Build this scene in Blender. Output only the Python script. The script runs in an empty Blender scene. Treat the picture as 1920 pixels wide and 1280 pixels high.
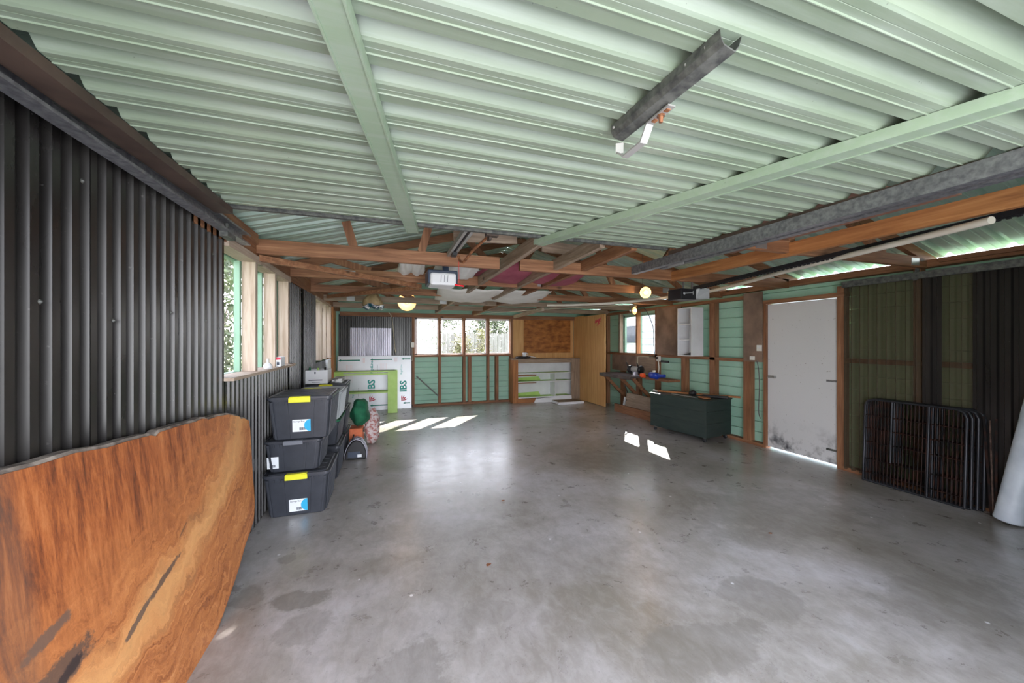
import bpy, bmesh, math, random
from mathutils import Vector, Matrix, noise as mnoise
random.seed(7)
S = bpy.context.scene
COL = S.collection
PI = math.pi

# ------------------------------------------------------------------ camera
cam_data = bpy.data.cameras.new('camera')
cam_data.sensor_width = 36.0
cam_data.sensor_fit = 'HORIZONTAL'
cam_data.lens = 36.0 * 688.0 / 1920.0
cam_data.clip_start = 0.02
cam = bpy.data.objects.new('camera', cam_data)
COL.objects.link(cam)
YAW = math.atan(230 / 688.0)
cam.location = (0, 0, 1.48)
cam.rotation_euler = (PI / 2, 0, -YAW)
S.camera = cam

# ------------------------------------------------------------------ world, sun, daylight, exposure
S.view_settings.view_transform = 'Standard'
S.view_settings.look = 'None'
S.view_settings.gamma = 1.0
S.view_settings.use_curve_mapping = False
S.view_settings.exposure = 1.05
W = bpy.data.worlds.new('world')
S.world = W
W.use_nodes = True
wn = W.node_tree.nodes
wl = W.node_tree.links
bg = wn['Background']
tc = wn.new('ShaderNodeTexCoord')
sep = wn.new('ShaderNodeSeparateXYZ')
wl.new(tc.outputs['Generated'], sep.inputs[0])
cr = wn.new('ShaderNodeValToRGB')
cr.color_ramp.elements[0].position = 0.0
cr.color_ramp.elements[0].color = (0.96, 0.96, 1.0, 1)
cr.color_ramp.elements[1].position = 0.7
cr.color_ramp.elements[1].color = (0.74, 0.80, 1.0, 1)
wl.new(sep.outputs['Z'], cr.inputs[0])
wl.new(cr.outputs[0], bg.inputs['Color'])
bg.inputs['Strength'].default_value = 4.0

SUN_DIR = Vector((-0.88, -1.2, -1.0)).normalized()
sd = bpy.data.lights.new('sun', 'SUN')
sd.energy = 16.0
sd.angle = 0.009
sd.color = (1.0, 0.95, 0.86)
so = bpy.data.objects.new('sun', sd)
COL.objects.link(so)
so.rotation_euler = SUN_DIR.to_track_quat('-Z', 'Y').to_euler()
so.location = (12, 18, 14)

def area(name, loc, direction, sx, sy, power, color):
    l = bpy.data.lights.new(name, 'AREA')
    l.shape = 'RECTANGLE'
    l.size = sx
    l.size_y = sy
    l.energy = power
    l.color = color
    o = bpy.data.objects.new(name, l)
    COL.objects.link(o)
    o.location = loc
    o.rotation_euler = Vector(direction).to_track_quat('-Z', 'Z').to_euler()
    return o
# daylight through the open garage doorway behind the camera
area('doorway_daylight', (0.7, -1.1, 1.15), (0.25, 1, 0.12), 3.0, 1.9, 36, (0.93, 0.95, 1.0))

# ------------------------------------------------------------------ helpers
def tag(o, label=None, cat=None, group=None, kind=None):
    if label: o['label'] = label
    if cat: o['category'] = cat
    if group: o['group'] = group
    if kind: o['kind'] = kind
    return o

def empty(name, loc, label=None, cat=None, group=None, kind=None):
    o = bpy.data.objects.new(name, None)
    o.empty_display_size = 0.1
    COL.objects.link(o)
    o.location = loc
    return tag(o, label, cat, group, kind)

def root_loc(o):
    v = Vector((0, 0, 0))
    while o is not None:
        v += Vector(o.location)
        o = o.parent
    return v

class MB:
    """collects shapes in world coordinates"""
    def __init__(self):
        self.v = []; self.f = []; self.sm = []
    def add(self, vs, fs, smooth=False):
        n = len(self.v)
        self.v += [Vector(p) for p in vs]
        self.f += [tuple(i + n for i in q) for q in fs]
        self.sm += [smooth] * len(fs)
        return self
    def box(self, x0, x1, y0, y1, z0, z1):
        vs = [(x0,y0,z0),(x1,y0,z0),(x1,y1,z0),(x0,y1,z0),(x0,y0,z1),(x1,y0,z1),(x1,y1,z1),(x0,y1,z1)]
        return self.add(vs, [(0,3,2,1),(4,5,6,7),(0,1,5,4),(1,2,6,5),(2,3,7,6),(3,0,4,7)])
    def beam(self, a, b, w, h, up=(0,0,1)):
        """a bar from a to b (centre line), w across, h along up"""
        a = Vector(a); b = Vector(b); d = (b - a).normalized()
        s = d.cross(Vector(up))
        if s.length < 1e-4: s = d.cross(Vector((1,0,0)))
        s.normalize(); u = s.cross(d).normalized()
        vs = []
        for p in (a, b):
            for i, j in ((-1,-1),(1,-1),(1,1),(-1,1)):
                vs.append(p + s*(w/2*i) + u*(h/2*j))
        return self.add(vs, [(0,1,2,3),(7,6,5,4),(0,4,5,1),(1,5,6,2),(2,6,7,3),(3,7,4,0)])
    def quadbox(self, pts, n):
        """slab: polygon pts (list) thickened along vector n"""
        pts = [Vector(p) for p in pts]; n = Vector(n); k = len(pts)
        vs = pts + [p + n for p in pts]
        fs = [tuple(reversed(range(k))), tuple(range(k, 2*k))]
        for i in range(k):
            j = (i+1) % k
            fs.append((i, j, j+k, i+k))
        return self.add(vs, fs)
    def tube(self, pts, r, n=10, cap=True, smooth=True, rs=None):
        pts = [Vector(p) for p in pts]
        m = len(pts); vs = []; fs = []
        prev = None
        for i, p in enumerate(pts):
            if i == 0: t = pts[1]-pts[0]
            elif i == m-1: t = pts[-1]-pts[-2]
            else: t = (pts[i+1]-pts[i]).normalized() + (pts[i]-pts[i-1]).normalized()
            t.normalize()
            if prev is None:
                s = t.cross(Vector((0,0,1)))
                if s.length < 1e-3: s = t.cross(Vector((1,0,0)))
            else:
                s = prev - t*prev.dot(t)
            s.normalize(); prev = s
            u = t.cross(s)
            rr = rs[i] if rs else r
            for k in range(n):
                a = 2*PI*k/n
                vs.append(p + s*(rr*math.cos(a)) + u*(rr*math.sin(a)))
        for i in range(m-1):
            for k in range(n):
                k2 = (k+1) % n
                fs.append((i*n+k, i*n+k2, (i+1)*n+k2, (i+1)*n+k))
        self.add(vs, fs, smooth)
        if cap:
            self.add(vs[:n], [tuple(reversed(range(n)))])
            self.add(vs[-n:], [tuple(range(n))])
        return self
    def lathe(self, prof, origin, axis=(0,0,1), n=24, smooth=True):
        """prof: list of (radius, height) along axis"""
        o = Vector(origin); ax = Vector(axis).normalized()
        s = ax.cross(Vector((0,0,1)))
        if s.length < 1e-3: s = Vector((1,0,0))
        s.normalize(); u = ax.cross(s)
        vs = []; fs = []
        for r, h in prof:
            for k in range(n):
                a = 2*PI*k/n
                vs.append(o + ax*h + s*(r*math.cos(a)) + u*(r*math.sin(a)))
        for i in range(len(prof)-1):
            for k in range(n):
                k2 = (k+1) % n
                fs.append((i*n+k, i*n+k2, (i+1)*n+k2, (i+1)*n+k))
        return self.add(vs, fs, smooth)
    def sheet(self, prof, a, b, nrm, thick=0.0):
        """prof: list of (t along a, d along nrm); extruded by vector b, origin included in a=(origin, dir)"""
        o, da = Vector(a[0]), Vector(a[1]); b = Vector(b); nrm = Vector(nrm)
        vs = []
        for t, d in prof:
            vs.append(o + da*t + nrm*d)
        m = len(vs)
        vs += [p + b for p in vs]
        fs = [(i, i+1, i+1+m, i+m) for i in range(m-1)]
        self.add(vs, fs)
        if thick:
            vs2 = [v + nrm*thick for v in vs]
            self.add(vs2, [tuple(reversed(q)) for q in fs])
        return self
    def build(self, name, mat=None, parent=None, origin=None, bevel=0.0, label=None):
        if parent is not None: o0 = root_loc(parent)
        elif origin is not None: o0 = Vector(origin)
        else:
            xs=[p.x for p in self.v]; ys=[p.y for p in self.v]; zs=[p.z for p in self.v]
            o0 = Vector(((min(xs)+max(xs))/2, (min(ys)+max(ys))/2, min(zs)))
        me = bpy.data.meshes.new(name)
        me.from_pydata([p - o0 for p in self.v], [], self.f)
        me.update()
        for i, p in enumerate(me.polygons):
            p.use_smooth = self.sm[i]
        if mat is not None: me.materials.append(mat)
        o = bpy.data.objects.new(name, me)
        COL.objects.link(o)
        if parent is not None: o.parent = parent
        else: o.location = o0
        if bevel:
            md = o.modifiers.new('bevel', 'BEVEL'); md.width = bevel; md.segments = 2
            md.limit_method = 'ANGLE'; md.harden_normals = False
        if label: o['label'] = label
        return o

def copy_tree(o, parent=None):
    c = o.copy(); COL.objects.link(c)
    if parent is not None: c.parent = parent
    for ch in list(o.children): copy_tree(ch, c)
    return c

def text_part(s, size, mat, parent, matrix, name='lettering', bold=0.0, align='LEFT'):
    cu = bpy.data.curves.new('txt', 'FONT')
    cu.body = s; cu.size = size; cu.align_x = align; cu.extrude = 0.0006; cu.offset = bold
    cu.resolution_u = 2
    to = bpy.data.objects.new('txt', cu); COL.objects.link(to)
    dg = bpy.context.evaluated_depsgraph_get(); dg.update()
    me = bpy.data.meshes.new_from_object(to.evaluated_get(dg))
    bpy.data.objects.remove(to); bpy.data.curves.remove(cu)
    me.transform(matrix)
    if parent is not None: me.transform(Matrix.Translation(-root_loc(parent)))
    me.materials.clear(); me.materials.append(mat)
    o = bpy.data.objects.new(name, me); COL.objects.link(o); o.parent = parent
    return o

def frame_matrix(origin, xdir, ydir):
    x = Vector(xdir).normalized(); y = Vector(ydir).normalized(); z = x.cross(y)
    m = Matrix((( x.x, y.x, z.x, origin[0]), (x.y, y.y, z.y, origin[1]), (x.z, y.z, z.z, origin[2]), (0,0,0,1)))
    return m

# ------------------------------------------------------------------ materials
def newmat(name):
    m = bpy.data.materials.new(name); m.use_nodes = True
    nt = m.node_tree
    return m, nt, nt.nodes['Principled BSDF']

def coords(nt, scale=(1,1,1), rot=(0,0,0), mode='Object'):
    t = nt.nodes.new('ShaderNodeTexCoord'); mp = nt.nodes.new('ShaderNodeMapping')
    mp.inputs['Scale'].default_value = scale; mp.inputs['Rotation'].default_value = rot
    nt.links.new(t.outputs[mode], mp.inputs[0])
    return mp.outputs[0]

def geo_pos(nt, scale=(1,1,1)):
    g = nt.nodes.new('ShaderNodeNewGeometry'); mp = nt.nodes.new('ShaderNodeMapping')
    mp.inputs['Scale'].default_value = scale
    nt.links.new(g.outputs['Position'], mp.inputs[0])
    return mp.outputs[0]

def noise(nt, vec, scale, detail=4, rough=0.55, dist=0.0):
    n = nt.nodes.new('ShaderNodeTexNoise')
    n.inputs['Scale'].default_value = scale; n.inputs['Detail'].default_value = detail
    n.inputs['Roughness'].default_value = rough; n.inputs['Distortion'].default_value = dist
    nt.links.new(vec, n.inputs['Vector'])
    return n.outputs['Fac']

def ramp(nt, fac, stops):
    r = nt.nodes.new('ShaderNodeValToRGB')
    e = r.color_ramp.elements
    while len(e) < len(stops): e.new(0.5)
    for i, (p, c) in enumerate(stops):
        e[i].position = p
        e[i].color = (c[0], c[1], c[2], 1) if hasattr(c, '__len__') else (c, c, c, 1)
    nt.links.new(fac, r.inputs[0])
    return r.outputs[0]

def mixc(nt, fac, a, b, mode='MIX'):
    m = nt.nodes.new('ShaderNodeMix'); m.data_type = 'RGBA'; m.blend_type = mode
    if isinstance(fac, (int, float)): m.inputs[0].default_value = fac
    else: nt.links.new(fac, m.inputs[0])
    for s, i in ((a, 6), (b, 7)):
        if hasattr(s, 'is_output'): nt.links.new(s, m.inputs[i])
        else: m.inputs[i].default_value = (s[0], s[1], s[2], 1)
    return m.outputs[2]

def bump(nt, h, b, strength=0.3, dist=0.01):
    n = nt.nodes.new('ShaderNodeBump'); n.inputs['Strength'].default_value = strength
    n.inputs['Distance'].default_value = dist
    nt.links.new(h, n.inputs['Height']); nt.links.new(n.outputs[0], b.inputs['Normal'])

def mottled(name, c1, c2, rough=0.6, metal=0.0, scale=6, bs=0.0, vs=(1,1,1), lo=0.35, hi=0.65, detail=5, world=False):
    m, nt, b = newmat(name)
    v = geo_pos(nt, vs) if world else coords(nt, vs)
    n = noise(nt, v, scale, detail)
    nt.links.new(ramp(nt, n, [(lo, c1), (hi, c2)]), b.inputs['Base Color'])
    b.inputs['Roughness'].default_value = rough; b.inputs['Metallic'].default_value = metal
    if bs: bump(nt, n, b, bs, 0.005)
    return m

def wood(name, c1, c2, c3, axis='Z', rough=0.65, scale=1.0, knots=True):
    """grain runs along axis"""
    m, nt, b = newmat(name)
    k = {'X': (0.06, 1, 1), 'Y': (1, 0.06, 1), 'Z': (1, 1, 0.06)}[axis]
    v = geo_pos(nt, tuple(a*scale for a in k))
    n = noise(nt, v, 34, 5, 0.6, 0.6)
    col = ramp(nt, n, [(0.3, c1), (0.52, c2), (0.72, c3)])
    big = noise(nt, geo_pos(nt), 1.7, 3)
    col = mixc(nt, ramp(nt, big, [(0.35, 0.0), (0.7, 0.55)]), col, c1)
    if knots:
        kv = {'X': (0.45, 1, 1), 'Y': (1, 0.45, 1), 'Z': (1, 1, 0.45)}[axis]
        vo = nt.nodes.new('ShaderNodeTexVoronoi'); vo.inputs['Scale'].default_value = 5.5
        nt.links.new(geo_pos(nt, kv), vo.inputs['Vector'])
        kn = ramp(nt, vo.outputs['Distance'], [(0.06, 0.9), (0.14, 0.0)])
        dark = tuple(a*0.32 for a in c1)
        col = mixc(nt, kn, col, dark)
    nt.links.new(col, b.inputs['Base Color'])
    b.inputs['Roughness'].default_value = rough
    bump(nt, n, b, 0.15, 0.003)
    return m

def plain(name, c, rough=0.5, metal=0.0, emit=None, es=0.0):
    m, nt, b = newmat(name)
    b.inputs['Base Color'].default_value = (c[0], c[1], c[2], 1)
    b.inputs['Roughness'].default_value = rough; b.inputs['Metallic'].default_value = metal
    if emit:
        b.inputs['Emission Color'].default_value = (emit[0], emit[1], emit[2], 1)
        b.inputs['Emission Strength'].default_value = es
    return m

M = {}
for ax in 'XYZ':
    M['timber'+ax] = wood('brown timber '+ax, (0.16,0.066,0.030), (0.29,0.130,0.062), (0.42,0.22,0.115), ax)
    M['orange'+ax] = wood('orange timber '+ax, (0.25,0.095,0.032), (0.43,0.175,0.058), (0.56,0.27,0.10), ax)
    M['grey'+ax] = wood('weathered timber '+ax, (0.19,0.13,0.09), (0.34,0.25,0.18), (0.48,0.38,0.29), ax)
    M['pale'+ax] = wood('pale pine '+ax, (0.34,0.25,0.18), (0.50,0.40,0.32), (0.62,0.53,0.45), ax)
M['ply'] = wood('honey plywood', (0.55,0.29,0.10), (0.68,0.39,0.15), (0.78,0.50,0.23), 'Z', 0.6, 0.6, False)
M['plydark'] = mottled('russet plywood', (0.22,0.07,0.012), (0.50,0.19,0.04), 0.6, 0, 5, 0.1, (1,1,2.2), 0.38, 0.66, 8)
M['hardboard'] = mottled('brown hardboard', (0.13,0.085,0.06), (0.30,0.20,0.15), 0.75, 0, 3.5, 0.05, (1,1,1), 0.3, 0.7, 8, True)
M['plyceil'] = wood('dull red plywood', (0.20,0.10,0.07), (0.28,0.15,0.10), (0.34,0.20,0.15), 'X', 0.7, 0.8, False)

def green_metal(name, c1, c2, rough, world=True):
    m, nt, b = newmat(name)
    n = noise(nt, geo_pos(nt), 1.6, 5)
    fine = noise(nt, geo_pos(nt, (0.4, 6, 6)), 6, 6)
    col = ramp(nt, n, [(0.3, c1), (0.7, c2)])
    col = mixc(nt, ramp(nt, fine, [(0.45, 0.0), (0.75, 0.35)]), col, (0.42,0.46,0.43))
    sp = nt.nodes.new('ShaderNodeTexVoronoi'); sp.inputs['Scale'].default_value = 26
    nt.links.new(geo_pos(nt), sp.inputs['Vector'])
    spk = ramp(nt, sp.outputs['Distance'], [(0.035, 0.55), (0.06, 0.0)])
    col = mixc(nt, spk, col, (0.08,0.09,0.07))
    nt.links.new(col, b.inputs['Base Color'])
    b.inputs['Roughness'].default_value = rough
    b.inputs['Specular IOR Level'].default_value = 0.6
    return m
M['doorgreen'] = green_metal('mint painted door sheet', (0.205,0.262,0.186), (0.255,0.305,0.228), 0.36)
M['bracegreen'] = green_metal('mint painted brace', (0.25,0.335,0.235), (0.305,0.39,0.28), 0.45)
M['roof'] = green_metal('grey green roofing', (0.30,0.42,0.34), (0.42,0.54,0.45), 0.32)
M['board'] = green_metal('mint weatherboard', (0.33,0.60,0.46), (0.42,0.68,0.54), 0.55)

# black corrugated steel
m, nt, b = newmat('charcoal corrugated steel')
n = noise(nt, geo_pos(nt, (1, 1, 0.35)), 3.0, 6)
f = noise(nt, geo_pos(nt), 60, 3)
col = ramp(nt, n, [(0.3, (0.008,0.007,0.007)), (0.6, (0.017,0.015,0.014)), (0.8, (0.038,0.030,0.025))])
col = mixc(nt, ramp(nt, f, [(0.68, 0.0), (0.80, 0.4)]), col, (0.16,0.15,0.15))
nt.links.new(col, b.inputs['Base Color'])
nt.links.new(ramp(nt, n, [(0.3, 0.24), (0.7, 0.38)]), b.inputs['Roughness'])
b.inputs['Specular IOR Level'].default_value = 0.55
M['blacksteel'] = m
M['palesteel'] = mottled('pale lilac corrugated sheet', (0.34,0.33,0.40), (0.58,0.57,0.66), 0.35, 0.3, 5, 0, (1,1,0.3), 0.3, 0.7, 5, True)
M['galv'] = mottled('galvanised steel', (0.20,0.20,0.22), (0.36,0.36,0.38), 0.42, 0.75, 40, 0, (1,1,1), 0.35, 0.65, 4, True)
M['galvdull'] = mottled('dusty dark galvanised steel', (0.075,0.078,0.078), (0.19,0.195,0.18), 0.6, 0.5, 30, 0.05, (1,1,1), 0.35, 0.65, 6, True)
M['brownframe'] = mottled('dark brown door frame', (0.045,0.028,0.022), (0.085,0.055,0.042), 0.55, 0, 6, 0, (1,1,1), 0.35, 0.65, 4, True)
M['rust'] = mottled('rusted steel', (0.16,0.06,0.03), (0.45,0.20,0.09), 0.7, 0.3, 30, 0.1, (1,1,1), 0.35, 0.65, 5, True)
M['zinc'] = plain('dull zinc', (0.42,0.41,0.40), 0.5, 0.5)
M['lime'] = mottled('lime green paint', (0.42,0.66,0.16), (0.50,0.74,0.22), 0.5, 0, 5)
M['white'] = mottled('white paint', (0.72,0.73,0.76), (0.82,0.83,0.86), 0.5, 0, 3)
M['cream'] = plain('cream plastic', (0.80,0.78,0.72), 0.4)
M['bin'] = mottled('charcoal plastic', (0.030,0.034,0.045), (0.042,0.047,0.060), 0.42, 0, 12)
M['binlid'] = mottled('charcoal lid plastic', (0.034,0.037,0.048), (0.050,0.054,0.066), 0.33, 0, 12)
M['yellow'] = plain('yellow plastic', (0.78,0.76,0.03), 0.4)
M['latchgrey'] = plain('grey plastic latch', (0.16,0.17,0.20), 0.4)
M['label'] = plain('white paper label', (0.82,0.86,0.90), 0.6)
M['cyan'] = plain('cyan print', (0.03,0.42,0.72), 0.6)
M['ink'] = plain('dark print', (0.05,0.06,0.09), 0.7)
M['inkgreen'] = plain('dark green print', (0.0,0.20,0.15), 0.6)
M['inkteal'] = plain('teal print', (0.05,0.45,0.42), 0.6)
M['inkred'] = plain('red print', (0.62,0.04,0.08), 0.6)
M['inkpink'] = plain('pale pink print', (0.80,0.55,0.55), 0.6)
M['iblue'] = plain('foil silver blue', (0.60,0.64,0.72), 0.25, 0.3)
M['ibs'] = mottled('white foam facing', (0.70,0.73,0.78), (0.78,0.80,0.86), 0.35, 0.15, 2, 0, (1,1,1), 0.3, 0.7, 3, True)
M['chest'] = mottled('dark green paint', (0.014,0.027,0.026), (0.030,0.045,0.040), 0.45, 0, 4, 0.05, (1,1,5), 0.3, 0.7, 6)
M['black'] = plain('black rubber', (0.012,0.012,0.015), 0.5)
M['blackgloss'] = plain('black gloss plastic', (0.015,0.015,0.018), 0.3)
M['blue'] = plain('blue enamel', (0.015,0.05,0.38), 0.35)
M['redorange'] = plain('orange red enamel', (0.85,0.10,0.02), 0.4)
M['canvas'] = mottled('dark green canvas', (0.004,0.085,0.040), (0.015,0.16,0.075), 0.8, 0, 9, 0.4)
M['plaid'] = mottled('pink and grey check cloth', (0.45,0.18,0.16), (0.70,0.62,0.62), 0.85, 0, 22, 0, (1,1,1), 0.45, 0.55)
M['orangebag'] = mottled('faded orange fabric', (0.62,0.14,0.06), (0.75,0.22,0.10), 0.8, 0, 8, 0.2)
M['maroon'] = mottled('dusty maroon cloth', (0.26,0.05,0.085), (0.42,0.11,0.15), 0.85, 0, 4, 0.2, (1,1,1), 0.3, 0.7, 5, True)
M['sheetcloth'] = mottled('off white cloth', (0.66,0.64,0.60), (0.80,0.79,0.76), 0.85, 0, 4, 0.2, (1,1,1), 0.3, 0.7, 5, True)
M['pvc'] = mottled('beige plastic pipe', (0.55,0.50,0.42), (0.70,0.66,0.58), 0.45, 0, 5, 0, (1,1,1), 0.3, 0.7, 5, True)
M['paleblue'] = mottled('pale blue grey plastic', (0.50,0.56,0.64), (0.66,0.72,0.80), 0.45, 0, 5)
M['openergrey'] = plain('light grey plastic', (0.40,0.41,0.42), 0.4)
M['openernavy'] = plain('navy plastic', (0.03,0.045,0.08), 0.4)
M['red'] = plain('red plastic', (0.75,0.015,0.03), 0.4)
M['enamel'] = plain('warm lit enamel', (0.80,0.62,0.36), 0.3, 0)
M['bulb'] = plain('glowing bulb', (1,0.85,0.6), 0.3, 0, (1.0,0.62,0.24), 3.2)
M['wire'] = mottled('rusty black wire', (0.010,0.009,0.010), (0.045,0.016,0.010), 0.5, 0.5, 14, 0, (1,1,1), 0.4, 0.6, 4, True)
M['framesteel'] = plain('dark tube steel', (0.035,0.037,0.045), 0.4, 0.5)
M['winframe'] = plain('mint window frame paint', (0.24,0.40,0.29), 0.5)
M['steelpatch'] = plain('nail plate steel', (0.42,0.43,0.44), 0.4, 0.8)
M['cable'] = plain('grey cable', (0.10,0.09,0.09), 0.5)
M['cablewhite'] = plain('yellowed white cable', (0.66,0.60,0.46), 0.5)

# side door: white with grime near the foot and rust at the hinges
m, nt, b = newmat('scuffed white door')
v = coords(nt)
sx = nt.nodes.new('ShaderNodeSeparateXYZ'); nt.links.new(v, sx.inputs[0])
n = noise(nt, v, 5, 8, 0.65)
lowz = ramp(nt, sx.outputs['Z'], [(0.10, 1.0), (0.45, 0.0)])
mask = mixc(nt, 1.0, lowz, ramp(nt, n, [(0.48, 0.0), (0.66, 1.0)]), 'MULTIPLY')
spots = ramp(nt, noise(nt, v, 38, 2), [(0.70, 0.0), (0.76, 0.7)])
col = mixc(nt, mask, (0.66,0.66,0.67), (0.07,0.07,0.08))
col = mixc(nt, spots, col, (0.25,0.22,0.2))
nt.links.new(col, b.inputs['Base Color']); b.inputs['Roughness'].default_value = 0.5
M['door'] = m

# glass
m, nt, b = newmat('dusty window glass')
out = nt.nodes['Material Output']
tr = nt.nodes.new('ShaderNodeBsdfTransparent'); gl = nt.nodes.new('ShaderNodeBsdfGlossy')
gl.inputs['Roughness'].default_value = 0.05
df = nt.nodes.new('ShaderNodeBsdfDiffuse'); df.inputs['Color'].default_value = (0.7,0.72,0.72,1)
m1 = nt.nodes.new('ShaderNodeMixShader'); m2 = nt.nodes.new('ShaderNodeMixShader')
dn = noise(nt, geo_pos(nt, (1,1,1)), 6, 6, 0.6)
nt.links.new(ramp(nt, dn, [(0.45, 0.0), (0.75, 0.22)]), m1.inputs[0])
nt.links.new(tr.outputs[0], m1.inputs[1]); nt.links.new(df.outputs[0], m1.inputs[2])
m2.inputs[0].default_value = 0.05
nt.links.new(m1.outputs[0], m2.inputs[1]); nt.links.new(gl.outputs[0], m2.inputs[2])
nt.links.new(m2.outputs[0], out.inputs['Surface'])
M['glass'] = m

# smoky see-through corrugated plastic
m, nt, b = newmat('smoky corrugated plastic')
out = nt.nodes['Material Output']
tr = nt.nodes.new('ShaderNodeBsdfTransparent'); tr.inputs['Color'].default_value = (0.62,0.55,0.42,1)
b.inputs['Base Color'].default_value = (0.11,0.09,0.065,1); b.inputs['Roughness'].default_value = 0.3
ms = nt.nodes.new('ShaderNodeMixShader'); ms.inputs[0].default_value = 0.48
nt.links.new(tr.outputs[0], ms.inputs[1]); nt.links.new(b.outputs[0], ms.inputs[2])
nt.links.new(ms.outputs[0], out.inputs['Surface'])
M['smoky'] = m

# polished, stained concrete
m, nt, b = newmat('power floated concrete')
P = geo_pos(nt)
n1 = noise(nt, P, 0.9, 8, 0.62, 0.4); n2 = noise(nt, P, 5.5, 8, 0.7, 0.3); n3 = noise(nt, P, 60, 3, 0.6); n4 = noise(nt, geo_pos(nt, (1.0, 0.55, 1)), 16, 8, 0.75, 0.6)
col = ramp(nt, n1, [(0.36, (0.26,0.235,0.195)), (0.50, (0.42,0.395,0.375)), (0.64, (0.59,0.57,0.59))])
col = mixc(nt, ramp(nt, n2, [(0.30, 0.40), (0.60, 0.0)]), col, (0.17,0.15,0.13))
col = mixc(nt, ramp(nt, n2, [(0.58, 0.0), (0.75, 0.45)]), col, (0.46,0.46,0.47))
col = mixc(nt, ramp(nt, n4, [(0.28, 0.35), (0.58, 0.0)]), col, (0.20,0.185,0.165))
col = mixc(nt, ramp(nt, n4, [(0.45, 0.0), (0.78, 0.30)]), col, (0.56,0.53,0.55))
col = mixc(nt, ramp(nt, n3, [(0.62, 0.0), (0.75, 0.35)]), col, (0.10,0.10,0.09))
# damp stains with a shape of their own: (x, y, rx, ry, strength)
sxyz = nt.nodes.new('ShaderNodeSeparateXYZ'); nt.links.new(P, sxyz.inputs[0])
def mth(op, a, c=None):
    q = nt.nodes.new('ShaderNodeMath'); q.operation = op
    for i, s in enumerate((a, c)):
        if s is None: continue
        if isinstance(s, (int, float)): q.inputs[i].default_value = s
        else: nt.links.new(s, q.inputs[i])
    return q.outputs[0]
wob = noise(nt, P, 3.4, 8, 0.70)
tot = None
for (x, y, rx, ry, st) in ((-0.47,2.38,0.17,0.10,0.8), (-0.42,2.16,0.13,0.14,0.45), (-0.78,2.52,0.09,0.10,0.7), (-0.66,2.85,0.07,0.06,0.6),
                           (0.10,1.66,0.20,0.26,0.6), (1.45,1.40,0.42,0.18,0.6), (2.05,1.55,0.22,0.2,0.5), (0.52,1.95,0.16,0.11,0.3),
                           (3.2,2.3,0.9,0.5,0.35), (3.1,1.2,0.5,0.25,0.4), (2.6,3.9,0.7,0.45,0.35), (0.3,3.0,0.5,0.3,0.25), (1.2,2.3,0.5,0.25,0.25)):
    dx = mth('DIVIDE', mth('SUBTRACT', sxyz.outputs[0], x), rx); dy = mth('DIVIDE', mth('SUBTRACT', sxyz.outputs[1], y), ry)
    d2 = mth('SQRT', mth('ADD', mth('MULTIPLY', dx, dx), mth('MULTIPLY', dy, dy)))
    d2 = mth('ADD', d2, mth('MULTIPLY', mth('SUBTRACT', wob, 0.5), 2.6))
    k = mth('MULTIPLY', ramp(nt, d2, [(0.80, 1.0), (1.0, 0.0)]), mth('MULTIPLY', st, 0.92))
    tot = k if tot is None else mth('MAXIMUM', tot, k)
col = mixc(nt, tot, col, mixc(nt, n4, (0.11,0.098,0.080), (0.30,0.28,0.255)))
vsp = nt.nodes.new('ShaderNodeTexVoronoi'); vsp.inputs['Scale'].default_value = 7.0; nt.links.new(P, vsp.inputs['Vector'])
vcs = nt.nodes.new('ShaderNodeSeparateColor'); nt.links.new(vsp.outputs['Color'], vcs.inputs[0])
chip = mixc(nt, 1.0, ramp(nt, vsp.outputs['Distance'], [(0.055, 0.9), (0.08, 0.0)]), ramp(nt, vcs.outputs[0], [(0.72, 0.0), (0.74, 1.0)]), 'MULTIPLY')
col = mixc(nt, chip, col, (0.78,0.78,0.80))
vs2 = nt.nodes.new('ShaderNodeTexVoronoi'); vs2.inputs['Scale'].default_value = 21.0; nt.links.new(P, vs2.inputs['Vector'])
col = mixc(nt, ramp(nt, vs2.outputs['Distance'], [(0.04, 0.4), (0.07, 0.0)]), col, (0.12,0.11,0.10))
nt.links.new(col, b.inputs['Base Color'])
rr = mixc(nt, tot, ramp(nt, n2, [(0.3, 0.24), (0.7, 0.40)]), (0.55,0.55,0.55))
nt.links.new(rr, b.inputs['Roughness'])
b.inputs['Specular IOR Level'].default_value = 1.0
b.inputs['Coat Weight'].default_value = 0.45; b.inputs['Coat Roughness'].default_value = 0.26
bump(nt, n2, b, 0.08, 0.004)
M['floor'] = m

# rimu slab: flowing grain in the slab's own plane (object Y along wall, Z up)
m, nt, b = newmat('oiled timber slab')
v = coords(nt)
sp = nt.nodes.new('ShaderNodeSeparateXYZ'); nt.links.new(v, sp.inputs[0])
def mm(op, a, c=None):
    q = nt.nodes.new('ShaderNodeMath'); q.operation = op
    for i, s in enumerate((a, c)):
        if s is None: continue
        if isinstance(s, (int, float)): q.inputs[i].default_value = s
        else: nt.links.new(s, q.inputs[i])
    return q.outputs[0]
yy, zz = sp.outputs[1], sp.outputs[2]
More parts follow.
